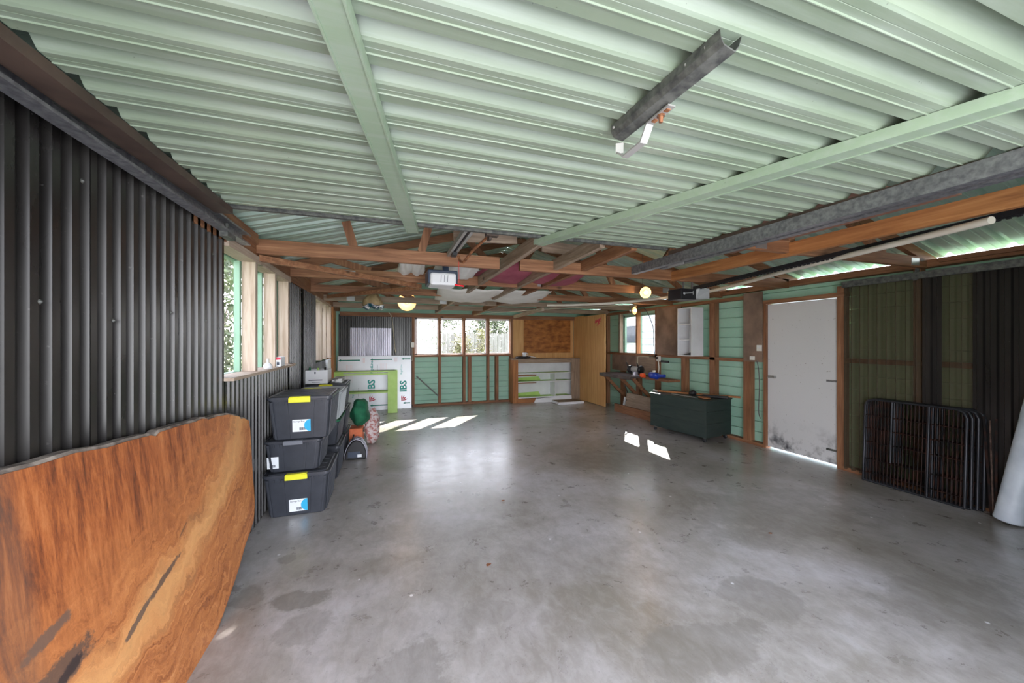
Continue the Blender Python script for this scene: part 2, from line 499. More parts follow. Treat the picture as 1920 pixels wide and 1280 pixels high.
# grain rings about a point high above the slab give the curved figure low down
dy = mm('ADD', yy, 1.5); dz = mm('SUBTRACT', zz, 2.3)
rad = mm('SQRT', mm('ADD', mm('MULTIPLY', dy, dy), mm('MULTIPLY', dz, dz)))
radw = mm('ADD', rad, mm('MULTIPLY', mm('SUBTRACT', noise(nt, v, 1.9, 7, 0.68), 0.5), 0.50))
cv = nt.nodes.new('ShaderNodeCombineXYZ'); nt.links.new(radw, cv.inputs[0])
nt.links.new(mm('MULTIPLY', mm('ARCTAN2', dz, dy), 0.15), cv.inputs[1])
g = noise(nt, cv.outputs[0], 30, 10, 0.82)
gv = noise(nt, coords(nt, (1, 1, 0.10)), 22, 10, 0.80, 0.3)
low = ramp(nt, radw, [(1.55, 0.0), (1.80, 1.0)])
mr = nt.nodes.new('ShaderNodeMapRange'); nt.links.new(radw, mr.inputs[0])
mr.inputs[1].default_value = 1.45; mr.inputs[2].default_value = 1.80
low = mr.outputs[0]
gg = mixc(nt, low, gv, g)
col = ramp(nt, gg, [(0.36, (0.085,0.024,0.010)), (0.45, (0.23,0.062,0.018)), (0.54, (0.38,0.112,0.030)), (0.68, (0.54,0.205,0.07))])
lowcol = ramp(nt, gg, [(0.36, (0.19,0.055,0.018)), (0.46, (0.40,0.135,0.040)), (0.56, (0.56,0.215,0.068)), (0.70, (0.72,0.36,0.15))])
col = mixc(nt, low, col, lowcol)
band = mm('ABSOLUTE', mm('SUBTRACT', radw, 1.90))
col = mixc(nt, ramp(nt, band, [(0.01, 0.6), (0.12, 0.0)]), col, (0.78,0.42,0.16))
# dark vertical streak near the front
st = mm('ABSOLUTE', mm('ADD', mm('ADD', yy, 1.72), mm('MULTIPLY', mm('SUBTRACT', noise(nt, coords(nt, (1,1,0.5)), 2.5, 4), 0.5), 0.16)))
stm = mixc(nt, 1.0, ramp(nt, st, [(0.02, 0.85), (0.085, 0.0)]), ramp(nt, gv, [(0.38, 1.0), (0.60, 0.45)]), 'MULTIPLY')
col = mixc(nt, stm, col, (0.10,0.060,0.045))
w5 = noise(nt, v, 16, 8, 0.75)
def blotch(cy, cz, ry, rz, ang, c, amt=0.9):
    global col
    ca, sa = math.cos(ang), math.sin(ang)
    a_ = mm('SUBTRACT', yy, cy); b_ = mm('SUBTRACT', zz, cz)
    u_ = mm('DIVIDE', mm('ADD', mm('MULTIPLY', a_, ca), mm('MULTIPLY', b_, sa)), ry)
    v_ = mm('DIVIDE', mm('SUBTRACT', mm('MULTIPLY', b_, ca), mm('MULTIPLY', a_, sa)), rz)
    r_ = mm('SQRT', mm('ADD', mm('MULTIPLY', u_, u_), mm('MULTIPLY', v_, v_)))
    r_ = mm('ADD', r_, mm('MULTIPLY', mm('SUBTRACT', w5, 0.5), 2.4))
    col = mixc(nt, ramp(nt, r_, [(0.75, amt), (1.0, 0.0)]), col, c)
blotch(-1.10, 0.50, 0.13, 0.016, 0.25, (0.10,0.065,0.05))
blotch(-1.27, 0.455, 0.10, 0.014, 0.35, (0.12,0.08,0.06))
blotch(-1.62, 0.66, 0.09, 0.022, 0.2, (0.14,0.085,0.06))
blotch(-1.60, 0.53, 0.14, 0.05, 0.1, (0.10,0.062,0.045))
blotch(-1.57, 0.52, 0.07, 0.02, 0.3, (0.03,0.02,0.02))
blotch(-0.92, 0.62, 0.05, 0.008, 0.5, (0.14,0.07,0.04), 0.7)
fl = noise(nt, coords(nt, (1, 14, 1)), 9, 6, 0.7)
col = mixc(nt, ramp(nt, fl, [(0.68, 0.0), (0.76, 0.45)]), col, (0.80,0.58,0.42))
nt.links.new(col, b.inputs['Base Color'])
b.inputs['Roughness'].default_value = 0.55
bump(nt, gg, b, 0.3, 0.004)
M['slab'] = m
M['bark'] = mottled('grey bark edge', (0.09,0.07,0.06), (0.34,0.29,0.25), 0.85, 0, 14, 0.8)

M['leaf'] = mottled('shrub leaves', (0.035,0.06,0.02), (0.11,0.14,0.05), 0.6, 0, 3, 0, (1,1,1), 0.35, 0.65, 3, True)
M['leafdry'] = mottled('dry shrub leaves', (0.13,0.11,0.04), (0.22,0.19,0.08), 0.6, 0, 3, 0, (1,1,1), 0.35, 0.65, 3, True)
M['stem'] = mottled('shrub stems', (0.10,0.07,0.05), (0.25,0.20,0.16), 0.8, 0, 12)
M['grass'] = mottled('lawn', (0.07,0.11,0.03), (0.15,0.18,0.06), 0.9, 0, 3, 0, (1,1,1), 0.3, 0.7, 8, True)
M['drive'] = mottled('pale driveway concrete', (0.35,0.34,0.33), (0.5,0.49,0.47), 0.8, 0, 2, 0, (1,1,1), 0.3, 0.7, 8, True)
M['whiteclad'] = plain('white house cladding', (0.58,0.60,0.64), 0.6)
M['greyroof'] = plain('grey neighbour roofing', (0.22,0.23,0.25), 0.6)
M['fencewood'] = mottled('silvered fence timber', (0.20,0.18,0.16), (0.35,0.32,0.29), 0.8, 0, 8, 0, (1,1,0.2), 0.3, 0.7, 5, True)
M['darkglass'] = plain('dark house glass', (0.06,0.07,0.09), 0.15)
# ------------------------------------------------------------------ the setting
def trap(length, pitch, depth, crest=0.40, slope=0.12, start=0.0):
    """trapezoid corrugation: crest at d=0, valley at d=-depth"""
    pts = []; t = -start
    seq = [(0, 0), (crest, 0), (crest + slope, -depth), (1 - slope, -depth)]
    while t < length:
        for f, d in seq:
            q = t + f * pitch
            if 0 <= q <= length: pts.append((q, d))
        t += pitch
    if pts[0][0] > 0: pts.insert(0, (0, pts[0][1]))
    if pts[-1][0] < length: pts.append((length, pts[-1][1]))
    return pts

def struct(name, mb, mat, parent=None, label=None, **k):
    o = mb.build(name, mat, parent, **k)
    if parent is None: o['kind'] = 'structure'
    if label: o['label'] = label
    return o

def boards_x(mb, X, ya, yb, za, zb, face=-1, pitch=0.152, z_off=0.0):
    """lapped boards on a wall of constant X, inner side towards face"""
    k = math.floor((za - z_off) / pitch); z = z_off + k * pitch
    while z < zb:
        a = max(z, za); c = min(z + pitch - 0.011, zb)
        if c > a + 0.004:
            f0 = (a - z) / pitch; f1 = (c - z) / pitch
            x0 = X + face * (-0.004 - 0.016 * (1-f0)); x1 = X + face * (-0.004 - 0.016 * (1-f1))
            # top of each board leans outward from the room
            mb.quadbox([(X - face*0.0 + (-face)*0.018*(1-f0) , ya, a), (X + (-face)*0.018*(1-f0), yb, a),
                        (X + (-face)*0.018*(1-f1), yb, c), (X + (-face)*0.018*(1-f1), ya, c)], (-face*0.028, 0, 0))
        z += pitch
    # backing that closes the laps
    mb.box(min(X - face*0.050, X - face*0.08), max(X - face*0.050, X - face*0.08), ya, yb, za, zb)

def boards_y(mb, Y, xa, xb, za, zb, pitch=0.128):
    z = math.floor(za / pitch) * pitch
    while z < zb:
        a = max(z, za); c = min(z + pitch - 0.016, zb)
        if c > a + 0.004:
            f0 = (a - z) / pitch; f1 = (c - z) / pitch
            mb.quadbox([(xa, Y + 0.018*(1-f0), a), (xb, Y + 0.018*(1-f0), a), (xb, Y + 0.018*(1-f1), c), (xa, Y + 0.018*(1-f1), c)], (0, 0.03, 0))
        z += pitch
    mb.box(xa, xb, Y + 0.052, Y + 0.08, za, zb)

XL, XR, YB = -1.0, 5.05, 8.70
RZ, RS, RX = 2.335, 0.27, 2.0      # roof underside at x=-1, slope, ridge x
def roofz(x): return RZ + RS * ((x + 1.0) if x < RX else (2*RX + 1.0 - x))

struct('floor', MB().box(-1.15, 5.15, -0.15, 8.85, -0.12, 0.0), M['floor'], origin=(0,0,0))
struct('ground', MB().box(-30, 34, -22, 40, -0.35, -0.13), M['grass'], origin=(0,0,-0.35))
struct('driveway', MB().box(-2.5, 6.5, -9, -0.16, -0.13, -0.03), M['drive'], origin=(2,-5,-0.13))

# left wall: shell with two window openings, lined with black corrugated steel
w = MB()
for y0, y1, z0, z1 in ((-0.2,2.78,-0.1,2.30), (2.78,4.36,-0.1,1.22), (2.78,4.36,2.13,2.30), (4.36,5.88,-0.1,2.30),
                       (5.88,7.3,-0.1,1.19), (5.88,7.3,2.10,2.30), (7.3,8.8,-0.1,2.30)):
    w.box(-1.17, -1.105, y0, y1, z0, z1)
wl_ = struct('wall_left', w, M['winframe'], origin=(-1.1, 4, 0))
cs = MB()
for i, (y0, y1, z0, z1, off) in enumerate(((-0.12,1.75,0.012,2.20,-0.012), (1.70,2.84,0.012,2.20,0.0), (2.84,4.42,0.012,1.235,-0.010), (4.42,5.02,0.012,2.12,-0.004), (5.02,5.86,0.012,2.12,0.012),
                           (5.86,7.3,0.012,1.17,0.0))):
    cs.sheet(trap(y1-y0, 0.0765, 0.022, 0.40, 0.10), ((XL+off, y0, z0), (0,1,0)), (0,0,z1-z0), (1,0,0))
struct('corrugated_lining', cs, M['blacksteel'], wl_, 'black corrugated steel lining sheets')
scr = MB()
for y, z in ((1.50,1.60),(1.81,1.56),(0.95,1.62),(2.2,1.62),(2.55,1.60),(2.64,2.0),(1.66,2.03),(1.35,1.4),(2.72,1.56),(4.6,1.3),(5.3,1.35)):
    scr.lathe([(0.0,0.006),(0.004,0.005),(0.004,0.001),(0.008,0.0)], (XL+0.001, y, z), (1,0,0), 8)
struct('lining_screw', scr, M['galvdull'], wl_)
tp = MB().box(-1.10, -1.0, 2.40, 8.6, 2.125, 2.30)
struct('top_plate', tp, M['timberY'], wl_, 'brown timber plate along the wall top')
# lintel over the near window, and the lined far end
struct('lintel', MB().box(-1.10, -0.985, 2.84, 4.42, 2.10, 2.155).box(-1.10, -0.99, 5.86, 7.3, 2.085, 2.135), M['paleY'], wl_)

def window_left(n, ya, yb, za, zb, studs, glassx=-1.118, sill=True):
    r = empty('window_%d' % n, (-1.1, (ya+yb)/2, za), kind='structure')
    f = MB()
    f.box(-1.16,-1.11, ya, yb, za, za+0.03).box(-1.16,-1.11, ya, yb, zb-0.035, zb)
    for s in studs: f.box(-1.128,-1.090, s-0.022, s+0.012, za, zb)
    f.box(-1.16,-1.11, ya, ya+0.03, za, zb)
    f.build('frame', M['winframe'], r)
    prev = ya + 0.03
    for s in studs:
        MB().box(glassx-0.002, glassx+0.002, prev, s-0.022, za+0.03, zb-0.035).build('pane', M['glass'], r)
        prev = s + 0.012
    return r
w1 = window_left(1, 2.78, 4.37, 1.22, 2.13, (3.355, 3.87, 4.33))
MB().box(-1.11, -0.945, 2.80, 4.44, 1.225, 1.248).build('sill', M['paleY'], w1, bevel=0.003)
w2 = window_left(2, 5.88, 7.31, 1.19, 2.10, (6.32, 6.72, 7.25))
# pale studs standing in the two left window openings
stud_lab = ['pale knotty pine stud beside the large front pane of the left window', 'pale pine stud with a round dark knot in the middle of the left window',
            'pale pine stud at the far side of the left window beside the black sheets']
for i, (y, wd) in enumerate(((3.355,0.05), (3.875,0.05), (4.335,0.05))):
    o = MB().box(-1.085, -0.992, y, y+wd, 1.249, 2.10).build('window_stud', M['paleZ'], bevel=0.002)
    tag(o, stud_lab[i], 'stud', 'pale studs in the left window')
for i, (y, lab) in enumerate(((6.28,'nearest bleached stud in the far left window by the corner'), (6.68,'middle bleached stud in the far left window by the corner'), (7.2,'bleached stud at the back edge of the far left window'))):
    o = MB().box(-1.085, -0.985, y, y+0.055, 1.19, 2.085).build('window_stud', M['paleZ'], bevel=0.002)
    tag(o, lab, 'stud', 'bleached studs in the far left window')
o = MB().box(-1.10, -0.975, 7.42, 7.50, 0.0, 2.12).build('corner_post', M['orangeZ'], bevel=0.003)
tag(o, 'orange timber post on the left wall just before the back corner', 'post')
o = MB().box(-1.10, -1.08, 7.52, 8.60, 0.0, 2.12).build('side_lining', M['ply'])
tag(o, 'plywood lining sheet behind the orange post in the left back corner', 'panel')

# back wall
w = MB()
boards_y(w, 8.70, 0.5, 2.87, 0.0, 1.165)
boards_y(w, 8.70, -1.1, 5.1, 2.05, 2.30)
w.box(2.87, 5.12, 8.72, 8.77, 0, 2.1).box(-1.17, 0.53, 8.72, 8.77, 0, 2.1)
# gable
w.quadbox([(-1.17,8.70,2.30),(5.17,8.70,2.30),(5.17,8.70,roofz(5.17)+0.0),(2.0,8.70,roofz(2.0)),(-1.17,8.70,roofz(-1.17))], (0,0.04,0))
wb = struct('wall_back', w, M['board'], origin=(2, 8.7, 0))
cs = MB().sheet(trap(1.56, 0.0765, 0.019, 0.30, 0.14), ((-1.03, 8.64, 0.0), (1,0,0)), (0,0,2.06), (0,-1,0))
struct('corrugated_lining', cs, M['blacksteel'], wb, 'black corrugated steel sheet')
cs = MB().sheet(trap(0.84, 0.0765, 0.019, 0.30, 0.14), ((-0.80, 8.625, 1.10), (1,0,0)), (0,0,0.675), (0,-1,0))
o = cs.build('corrugated_sheet', M['palesteel'])
tag(o, 'small pale lilac corrugated sheet on the black back wall above the foam board', 'sheet')
struct('plywood_lining', MB().box(2.90, 4.59, 8.655, 8.72, 0, 2.10), M['ply'], wb, 'honey plywood lining')
struct('top_plate', MB().box(-1.0, 4.6, 8.58, 8.68, 2.03, 2.12), M['timberX'], wb)
struct('bottom_plate', MB().box(0.50, 2.90, 8.60, 8.70, 0.0, 0.045), M['timberX'], wb)
struct('sill_rail', MB().box(0.50, 2.90, 8.60, 8.70, 1.125, 1.17), M['timberX'], wb)
struct('brace_strap', MB().beam((0.585,8.60,0.69),(1.08,8.60,0.215),0.004,0.028,(0,1,0)).beam((0.585,8.598,0.69),(1.08,8.598,0.215),0.028,0.003,(0,1,0)), M['galvdull'], wb, 'dark steel strap brace')
o = MB().box(3.20, 4.50, 8.635, 8.654, 1.19, 2.03).build('plywood_sheet', M['plydark'])
tag(o, 'russet stained plywood sheet on the back wall above the open shelves', 'panel')
# back window
r = empty('window_3', (1.7, 8.7, 1.17), kind='structure')
fr = MB().box(0.56,2.87,8.715,8.75,1.165,1.20).box(0.56,2.87,8.715,8.75,1.99,2.05)
edges = [0.56, 1.11, 1.683, 2.27, 2.87]
for x in edges: fr.box(x-0.042, x+0.042, 8.715, 8.75, 1.165, 2.05)
fr.build('frame', M['white'], r)
for a, c in zip(edges, edges[1:]):
    MB().box(a+0.042, c-0.042, 8.73, 8.734, 1.20, 1.99).build('pane', M['glass'], r)
blab = {0.515:'brown stud at the left edge of the back window beside the black corrugated sheet', 1.108:'first full height brown stud right of the window edge on the back wall',
        1.683:'middle full height brown stud of the four pane back window', 2.27:'rightmost full height brown mullion stud inside the back window',
        2.862:'brown stud at the right edge of the back window beside the plywood'}
for x in (0.515, 1.108, 1.683, 2.27, 2.862):
    o = MB().box(x-0.028, x+0.028, 8.585, 8.70, 0.045, 2.03).build('wall_stud', M['timberZ'], bevel=0.002)
    tag(o, blab[x], 'stud', 'studs of the back wall')
for x, lab in ((1.818,'short brown stud under the third pane of the back window'), (2.492,'short brown stud under the last pane of the back window')):
    o = MB().box(x-0.038, x+0.038, 8.60, 8.695, 0.045, 1.125).build('wall_stud', M['timberZ'], bevel=0.002)
    tag(o, lab, 'stud', 'studs of the back wall')

# plywood partition and its end
o = MB().box(4.60, 4.63, 8.12, 8.65, 0, 2.12).build('wall_partition', M['ply']); o['kind'] = 'structure'
o = MB().box(4.595, 4.625, 7.17, 8.11, 0.012, 2.10).build('plywood_sheet', M['ply'])
tag(o, 'tall honey plywood sheet with red scrawl at its top corner', 'panel')
pl = o
sc = MB()
rnd = random.Random(3)
for k in range(7):
    y = 7.42 + rnd.uniform(-0.07, 0.10); z = 1.98 + rnd.uniform(-0.10, 0.05)
    pts = [(4.592, y + 0.05*math.sin(t*1.7+k), z + 0.04*math.cos(t*2.3+k*1.3)) for t in [q*0.35 for q in range(9)]]
    sc.tube(pts, 0.006, 5)
sc.build('paint_scrawl', M['inkred'], pl, label='red painted scrawl')

# right wall
w = MB()
zo = 0.03
for y0, y1, z0, z1 in ((-0.2,2.83,0.0,2.24), (2.83,3.73,2.04,2.24), (3.73,5.93,0.0,2.24), (5.93,7.11,0.0,1.20), (5.93,7.11,2.06,2.24), (7.11,8.8,0.0,2.24)):
    boards_x(w, XR, y0, y1, z0, z1, -1, 0.152, zo)
wr = struct('wall_right', w, M['board'], origin=(5.05, 4, 0))
struct('top_plate', MB().box(4.94, 5.05, -0.1, 8.7, 2.200, 2.270), M['timberY'], wr, 'brown timber plate along the eave')
struct('bottom_plate', MB().box(4.95, 5.05, 3.75, 7.16, 0.0, 0.045).box(4.95, 5.05, -0.1, 2.80, 0.0, 0.045), M['timberY'], wr)
struct('nogging', MB().box(4.955, 5.05, 4.04, 7.62, 1.18, 1.228).box(4.972, 5.05, 0.3, 2.79, 1.235, 1.285), M['timberY'], wr, 'brown horizontal nogging')
struct('lintel', MB().box(4.95, 5.05, 2.78, 3.75, 2.0, 2.05).box(4.95, 5.05, 4.04, 7.66, 2.10, 2.15), M['timberY'], wr)
# door in the right wall
d = empty('door_1', (5.0, 3.29, 0.0), kind='structure')
MB().box(4.992, 5.03, 2.865, 3.712, 0.028, 1.992).build('panel', M['door'], d, bevel=0.002)
MB().box(4.96, 5.05, 3.716, 3.752, 0, 2.0).box(4.955, 5.05, 2.79, 2.86, 0, 2.12).build('jamb', M['timberZ'], d)
hb = MB().box(4.985, 4.992, 3.63, 3.705, 0.975, 1.015).lathe([(0.0,0.0),(0.016,0.004),(0.016,0.03),(0.0,0.034)], (4.985,3.60,0.995), (-1,0,0), 12)
hb.tube([(4.975,3.705,0.985),(4.975,3.60,1.0)], 0.006, 6)
hb.build('bolt', M['zinc'], d)
for z in (0.19, 1.01):
    h = MB().box(4.986, 4.992, 2.868, 2.99, z-0.012, z+0.012)
    h.tube([(4.985,2.863,z-0.05),(4.985,2.863,z+0.05)], 0.009, 8)
    h.build('hinge', M['galv'] if z > 0.5 else M['galvdull'], d)
# right window
r = empty('window_4', (5.08, 6.5, 1.2), kind='structure')
fr = MB().box(5.06,5.11,5.93,7.11,1.20,1.235).box(5.06,5.11,5.93,7.11,2.02,2.06)
for y in (5.95, 6.55, 7.09): fr.box(5.06,5.11,y-0.02,y+0.02,1.20,2.06)
fr.build('frame', M['winframe'], r)
for a, c in ((5.97,6.53),(6.57,7.07)): MB().box(5.085,5.089,a,c,1.235,2.02).build('pane', M['glass'], r)
rl = [(7.63,0.06,0,2.1,'Z','brown stud at the end of the tall plywood sheet beside the workbench'), (7.115,0.045,1.228,2.1,'P','pale brown stud left of the side window over the workbench'),
      (6.50,0.05,1.228,2.1,'P','pale brown stud between the two panes of the side window'), (5.885,0.07,0.045,2.1,'Z','weathered brown stud right of the side window behind the cable'),
      (5.17,0.10,0.045,1.18,'Z','short brown stud behind the left half of the green chest'), (4.555,0.105,0.045,2.1,'Z','tall brown stud behind the right half of the green chest'),
      (3.945,0.11,0.045,2.1,'Z','dark brown stud just left of the white side door'), (7.0,0.09,0.045,1.18,'Z','brown stud under the left end of the workbench'),
      (6.45,0.09,0.045,1.18,'Z','brown stud under the middle of the workbench'), (2.15,0.06,0.045,2.2,'Z','brown stud behind the smoky corrugated plastic near the wire panels')]
for y, wd, z0, z1, kind, lab in rl:
    o = MB().box(4.972 if y < 2.5 else 4.955, 5.045, y, y+wd, z0, z1).build('wall_stud', M['paleZ'] if kind == 'P' else M['timberZ'], bevel=0.002)
    if kind == 'P': o.data.materials[0] = M['greyZ'] if y > 7 else M['orangeZ']
    tag(o, lab, 'stud', 'studs of the right wall')
for (y0, y1, z0, z1, x, mat, lab, nm) in (
    (5.26,5.90,1.23,2.12,4.945,'hardboard','brown hardboard sheet on the wall left of the white cabinet','hardboard_sheet'),
    (3.752,4.04,1.19,2.18,4.94,'hardboard','narrow brown hardboard sheet with the light switch left of the white door','hardboard_sheet'),
    (6.52,7.40,0.83,1.18,4.945,'hardboard','stained grey brown board behind the bench grinder','splash_board'),
    (5.93,6.51,0.83,1.17,4.94,'greyY','tan timber board on the wall behind the blue tool','splash_board')):
    o = MB().box(x, x+0.012, y0, y1, z0, z1).build(nm, M[mat]); tag(o, lab, 'panel')
# dark sheets at the right
cs = MB().sheet(trap(1.02, 0.0765, 0.024, 0.42, 0.08), ((4.935, 1.76, 0.03), (0,1,0)), (0,0,2.10), (-1,0,0))
o = cs.build('corrugated_sheet', M['smoky'])
tag(o, 'smoky see-through corrugated sheet over the mint boards right of the white door', 'sheet')
cs = MB().sheet(trap(1.9, 0.0765, 0.019, 0.42, 0.12), ((4.915, -0.1, 0.03), (0,1,0)), (0,0,2.12), (-1,0,0))
cs.sheet(trap(0.14, 0.0765, 0.019, 0.42, 0.12), ((4.90, 1.98, 0.03), (0,1,0)), (0,0,2.12), (-1,0,0))
struct('corrugated_lining', cs, M['blacksteel'], wr, 'black corrugated steel lining')

# front wall round the doorways, behind the camera
w = MB().box(2.33, 2.72, -0.15, -0.05, 0, 2.30).box(-1.17, -0.95, -0.15, -0.05, 0, 2.30).box(4.95, 5.17, -0.15, -0.05, 0, 2.30)
w.quadbox([(-1.17,-0.15,2.26),(5.17,-0.15,2.26),(5.17,-0.15,roofz(5.17)),(2.0,-0.15,roofz(2.0)),(-1.17,-0.15,roofz(-1.17))], (0,0.06,0))
struct('wall_front', w, M['board'], origin=(2, -0.1, 0))
cs = MB().sheet(trap(2.2, 0.155, 0.03), ((4.93, -0.12, 0.01), (0,0,1)), (-2.18,0,0), (0,1,0))
struct('door_3', cs, M['doorgreen'])

# roof (the ceiling): ribbed sheets on two slopes
def rib_prof(length, pitch=0.19, h=0.038):
    pts = [(0.0, 0.0)]; t = 0.05
    while t + 0.07 < length:
        pts += [(t, 0), (t+0.018, h), (t+0.052, h), (t+0.07, 0)]
        # two low swages in the pan
        pts += [(t+0.105, 0), (t+0.110, 0.005), (t+0.120, 0.005), (t+0.125, 0)]
        t += pitch
    pts.append((length, 0)); return pts
m_ = MB()
for sgn in (1, -1):
    xe = -1.30 if sgn > 0 else 5.12
    ze = roofz(xe)
    up = Vector((-RS*sgn, 0, 1)).normalized()
    m_.sheet(rib_prof(9.3), ((xe, -0.35, ze), (0,1,0)), Vector((RX - xe, 0, roofz(RX) - ze)), up)
struct('ceiling', m_, M['roof'], origin=(2, 4.3, 2.3))

# ------------------------------------------------------------------ the tilted-up garage door overhead
SL = 0.021
def dz(y): return 2.195 + SL*y
d2 = empty('door_2', (0.7, 1.3, 2.2), kind='structure')
prof = []
y = 0.30; p = 0.1545
ph = (1.199 - 0.30) % p
t = -p + ph
while t < 2.19:
    for f, dd in ((0.0,0.0),(0.015,0.036),(0.05,0.050),(0.11,0.052),(0.18,0.046),(0.26,0.034),(0.34,0.019),(0.42,0.005),(0.47,0.0),(0.60,0.0),(0.605,0.002),(0.615,0.0),(0.72,0.0),(0.728,-0.004),(0.742,-0.004),(0.75,0.0)):
        # f measured so that the recess opens toward the camera side
        q = t + f*p
        if 0 <= q <= 2.19: prof.append((q, dd))
    t += p
mb = MB().sheet(prof, ((-0.85, 0.30, dz(0.30)), (0,1,SL)), (3.12,0,0), (0,0,1))
for i in range(len(mb.sm)): mb.sm[i] = False
# the right edge runs very slightly out of square
mb.build('panel', M['doorgreen'], d2, label='mint ribbed steel door sheet')
MB().beam((-0.892,0.30,dz(.3)-0.022),(-0.892,2.50,dz(2.5)-0.022),0.085,0.036).build('side_rail', M['brownframe'], d2)
MB().beam((2.268,0.30,dz(.3)-0.022),(2.268,2.53,dz(2.53)-0.022),0.05,0.036).build('side_rail', M['brownframe'], d2)
MB().box(-0.87,2.20,2.485,2.515,dz(2.5)-0.006,dz(2.5)+0.045).build('end_rail', M['galvdull'], d2)
def cbrace(a, c, wd, nm='brace'):
    a = Vector(a); c = Vector(c); dd = (c-a).normalized(); s = dd.cross(Vector((0,0,1))).normalized()
    b = MB().beam(a+Vector((0,0,-0.010)), c+Vector((0,0,-0.010)), wd*0.86, 0.012)
    b.beam(a+s*wd*0.46, c+s*wd*0.46, 0.006, 0.040).beam(a-s*wd*0.46, c-s*wd*0.46, 0.006, 0.040)
    b.build(nm, M['bracegreen'], d2)
cbrace((-0.18,0.45,dz(0.45)-0.022), (0.150,2.56,dz(2.56)-0.022), 0.075)
cbrace((1.77,0.42,dz(0.42)-0.022), (1.070,2.58,dz(2.58)-0.022), 0.085)
# dark channel with the bent pull strap bolted under the door
a = Vector((0.765,0.655,dz(0.66)-0.02)); c = Vector((0.755,1.085,dz(1.09)-0.02)); dd = (c-a)
ch = MB()
sec = [(-0.036,0.014),(-0.034,-0.004),(-0.024,-0.018),(0.010,-0.026),(0.022,-0.012),(0.030,0.014)]
sec2 = [(x, z+0.004) for x, z in sec]
poly = sec + list(reversed(sec2))
ch.quadbox([a + Vector((x,0,z)) for x, z in poly], dd)
chn = ch.build('channel', M['galvdull'], d2, label='dusty dark steel channel')
st = MB()
path = [(0.775,0.86,-0.030),(0.775,0.955,-0.032),(0.775,0.985,-0.075),(0.770,1.075,-0.082),(0.765,1.10,-0.060),(0.762,1.095,-0.030)]
pts = [Vector((x, y, dz(y)-0.02+z)) for x, y, z in path]
for q, r_ in zip(pts, pts[1:]): st.beam(q, r_ + (r_-q).normalized()*0.003, 0.026, 0.005)
st.build('pull_strap', M['zinc'], chn, label='bright bent steel pull strap')
MB().lathe([(0.0,-0.03),(0.006,-0.03),(0.007,0.0)], (0.775,0.905,dz(0.9)-0.045), (0,0,1), 8).lathe([(0.012,0),(0.012,0.006),(0,0.006)], (0.775,0.905,dz(0.9)-0.058),(0,0,1),6)\
  .box(0.768,0.782,0.872,0.886,dz(.9)-0.056,dz(.9)-0.050).box(0.768,0.782,0.925,0.939,dz(.9)-0.057,dz(.9)-0.052).build('bolt', M['rust'], chn)
for k, (x, y) in enumerate(((0.735,0.70),(0.733,0.76),(0.728,1.03),(0.724,1.07),(0.797,0.80))):
    MB().lathe([(0.0,-0.006),(0.006,-0.004),(0.007,0.002)], (x, y, dz(y)-0.013), (0,0,1), 8).build('rivet', M['zinc'], chn)

# outdoors, seen through the windows
def shrub(name, loc, rx, ry, h, n, mat, lab, cat='shrub', leaf=0.06, seed=1):
    rd = random.Random(seed)
    root = empty(name, loc, lab, cat)
    L = MB(); T = MB()
    x0, y0, z0 = loc
    for k in range(9):
        a = rd.uniform(0, 2*PI); q = rd.uniform(0.3, 0.8)
        T.tube([(x0,y0,z0),(x0+rx*q*0.5*math.cos(a), y0+ry*q*0.5*math.sin(a), z0+h*0.45),(x0+rx*q*math.cos(a), y0+ry*q*math.sin(a), z0+h*rd.uniform(0.7,0.98))], 0.03, 5, rs=[0.035*h/2,0.02*h/2,0.006])
    cl = [(rd.uniform(-1,1), rd.uniform(-1,1), rd.uniform(0.12,1)) for _ in range(26)]
    for k in range(n):
        c = cl[k % 26]
        px = x0 + rx*(c[0]*0.75 + rd.gauss(0,0.16)); py = y0 + ry*(c[1]*0.75 + rd.gauss(0,0.16)); pz = z0 + h*min(1.05, max(0.03, c[2] + rd.gauss(0,0.09)))
        u = Vector((rd.gauss(0,1), rd.gauss(0,1), rd.gauss(0,1))).normalized(); v = u.orthogonal().normalized()
        s = leaf*rd.uniform(0.6,1.4); P = Vector((px,py,pz))
        L.add([P-u*s, P+v*s*0.4, P+u*s, P-v*s*0.4], [(0,1,2,3)])
    T.build('stems', M['stem'], root)
    L.build('foliage', mat, root)
shrub('garden_shrub', (-2.5,4.0,-0.13), 0.8, 1.7, 2.1, 9000, M['leaf'], 'leafy green shrub outside the front pane of the left window', leaf=0.05, seed=2)
shrub('garden_tree', (-3.4,7.6,-0.13), 1.1, 1.7, 2.9, 7000, M['leaf'], 'taller tree outside the left windows behind the shrub', 'tree', leaf=0.06, seed=3)
shrub('hedge', (-5.7,5.0,-0.13), 0.7, 3.4, 3.2, 12000, M['leafdry'], 'dense dull hedge along the left boundary outside the left windows', 'hedge', leaf=0.10, seed=21)
shrub('garden_shrub', (0.9,11.5,-0.13), 0.7, 0.5, 1.75, 4000, M['leaf'], 'green shrub outside the first pane of the back window', leaf=0.05, seed=4)
shrub('garden_shrub', (2.5,11.8,-0.13), 0.6, 0.5, 1.9, 3600, M['leafdry'], 'yellowing shrub outside the middle of the back window', leaf=0.05, seed=5)
shrub('hedge_tree', (-0.6,16.2,-0.13), 1.8, 0.9, 2.9, 6000, M['leafdry'], 'wide dry leaved tree beyond the fence outside the left panes of the back window', 'tree', leaf=0.09, seed=8)
shrub('hedge_tree', (3.6,16.4,-0.13), 2.0, 0.9, 3.0, 6000, M['leaf'], 'wide green tree beyond the fence outside the right panes of the back window', 'tree', leaf=0.09, seed=9)
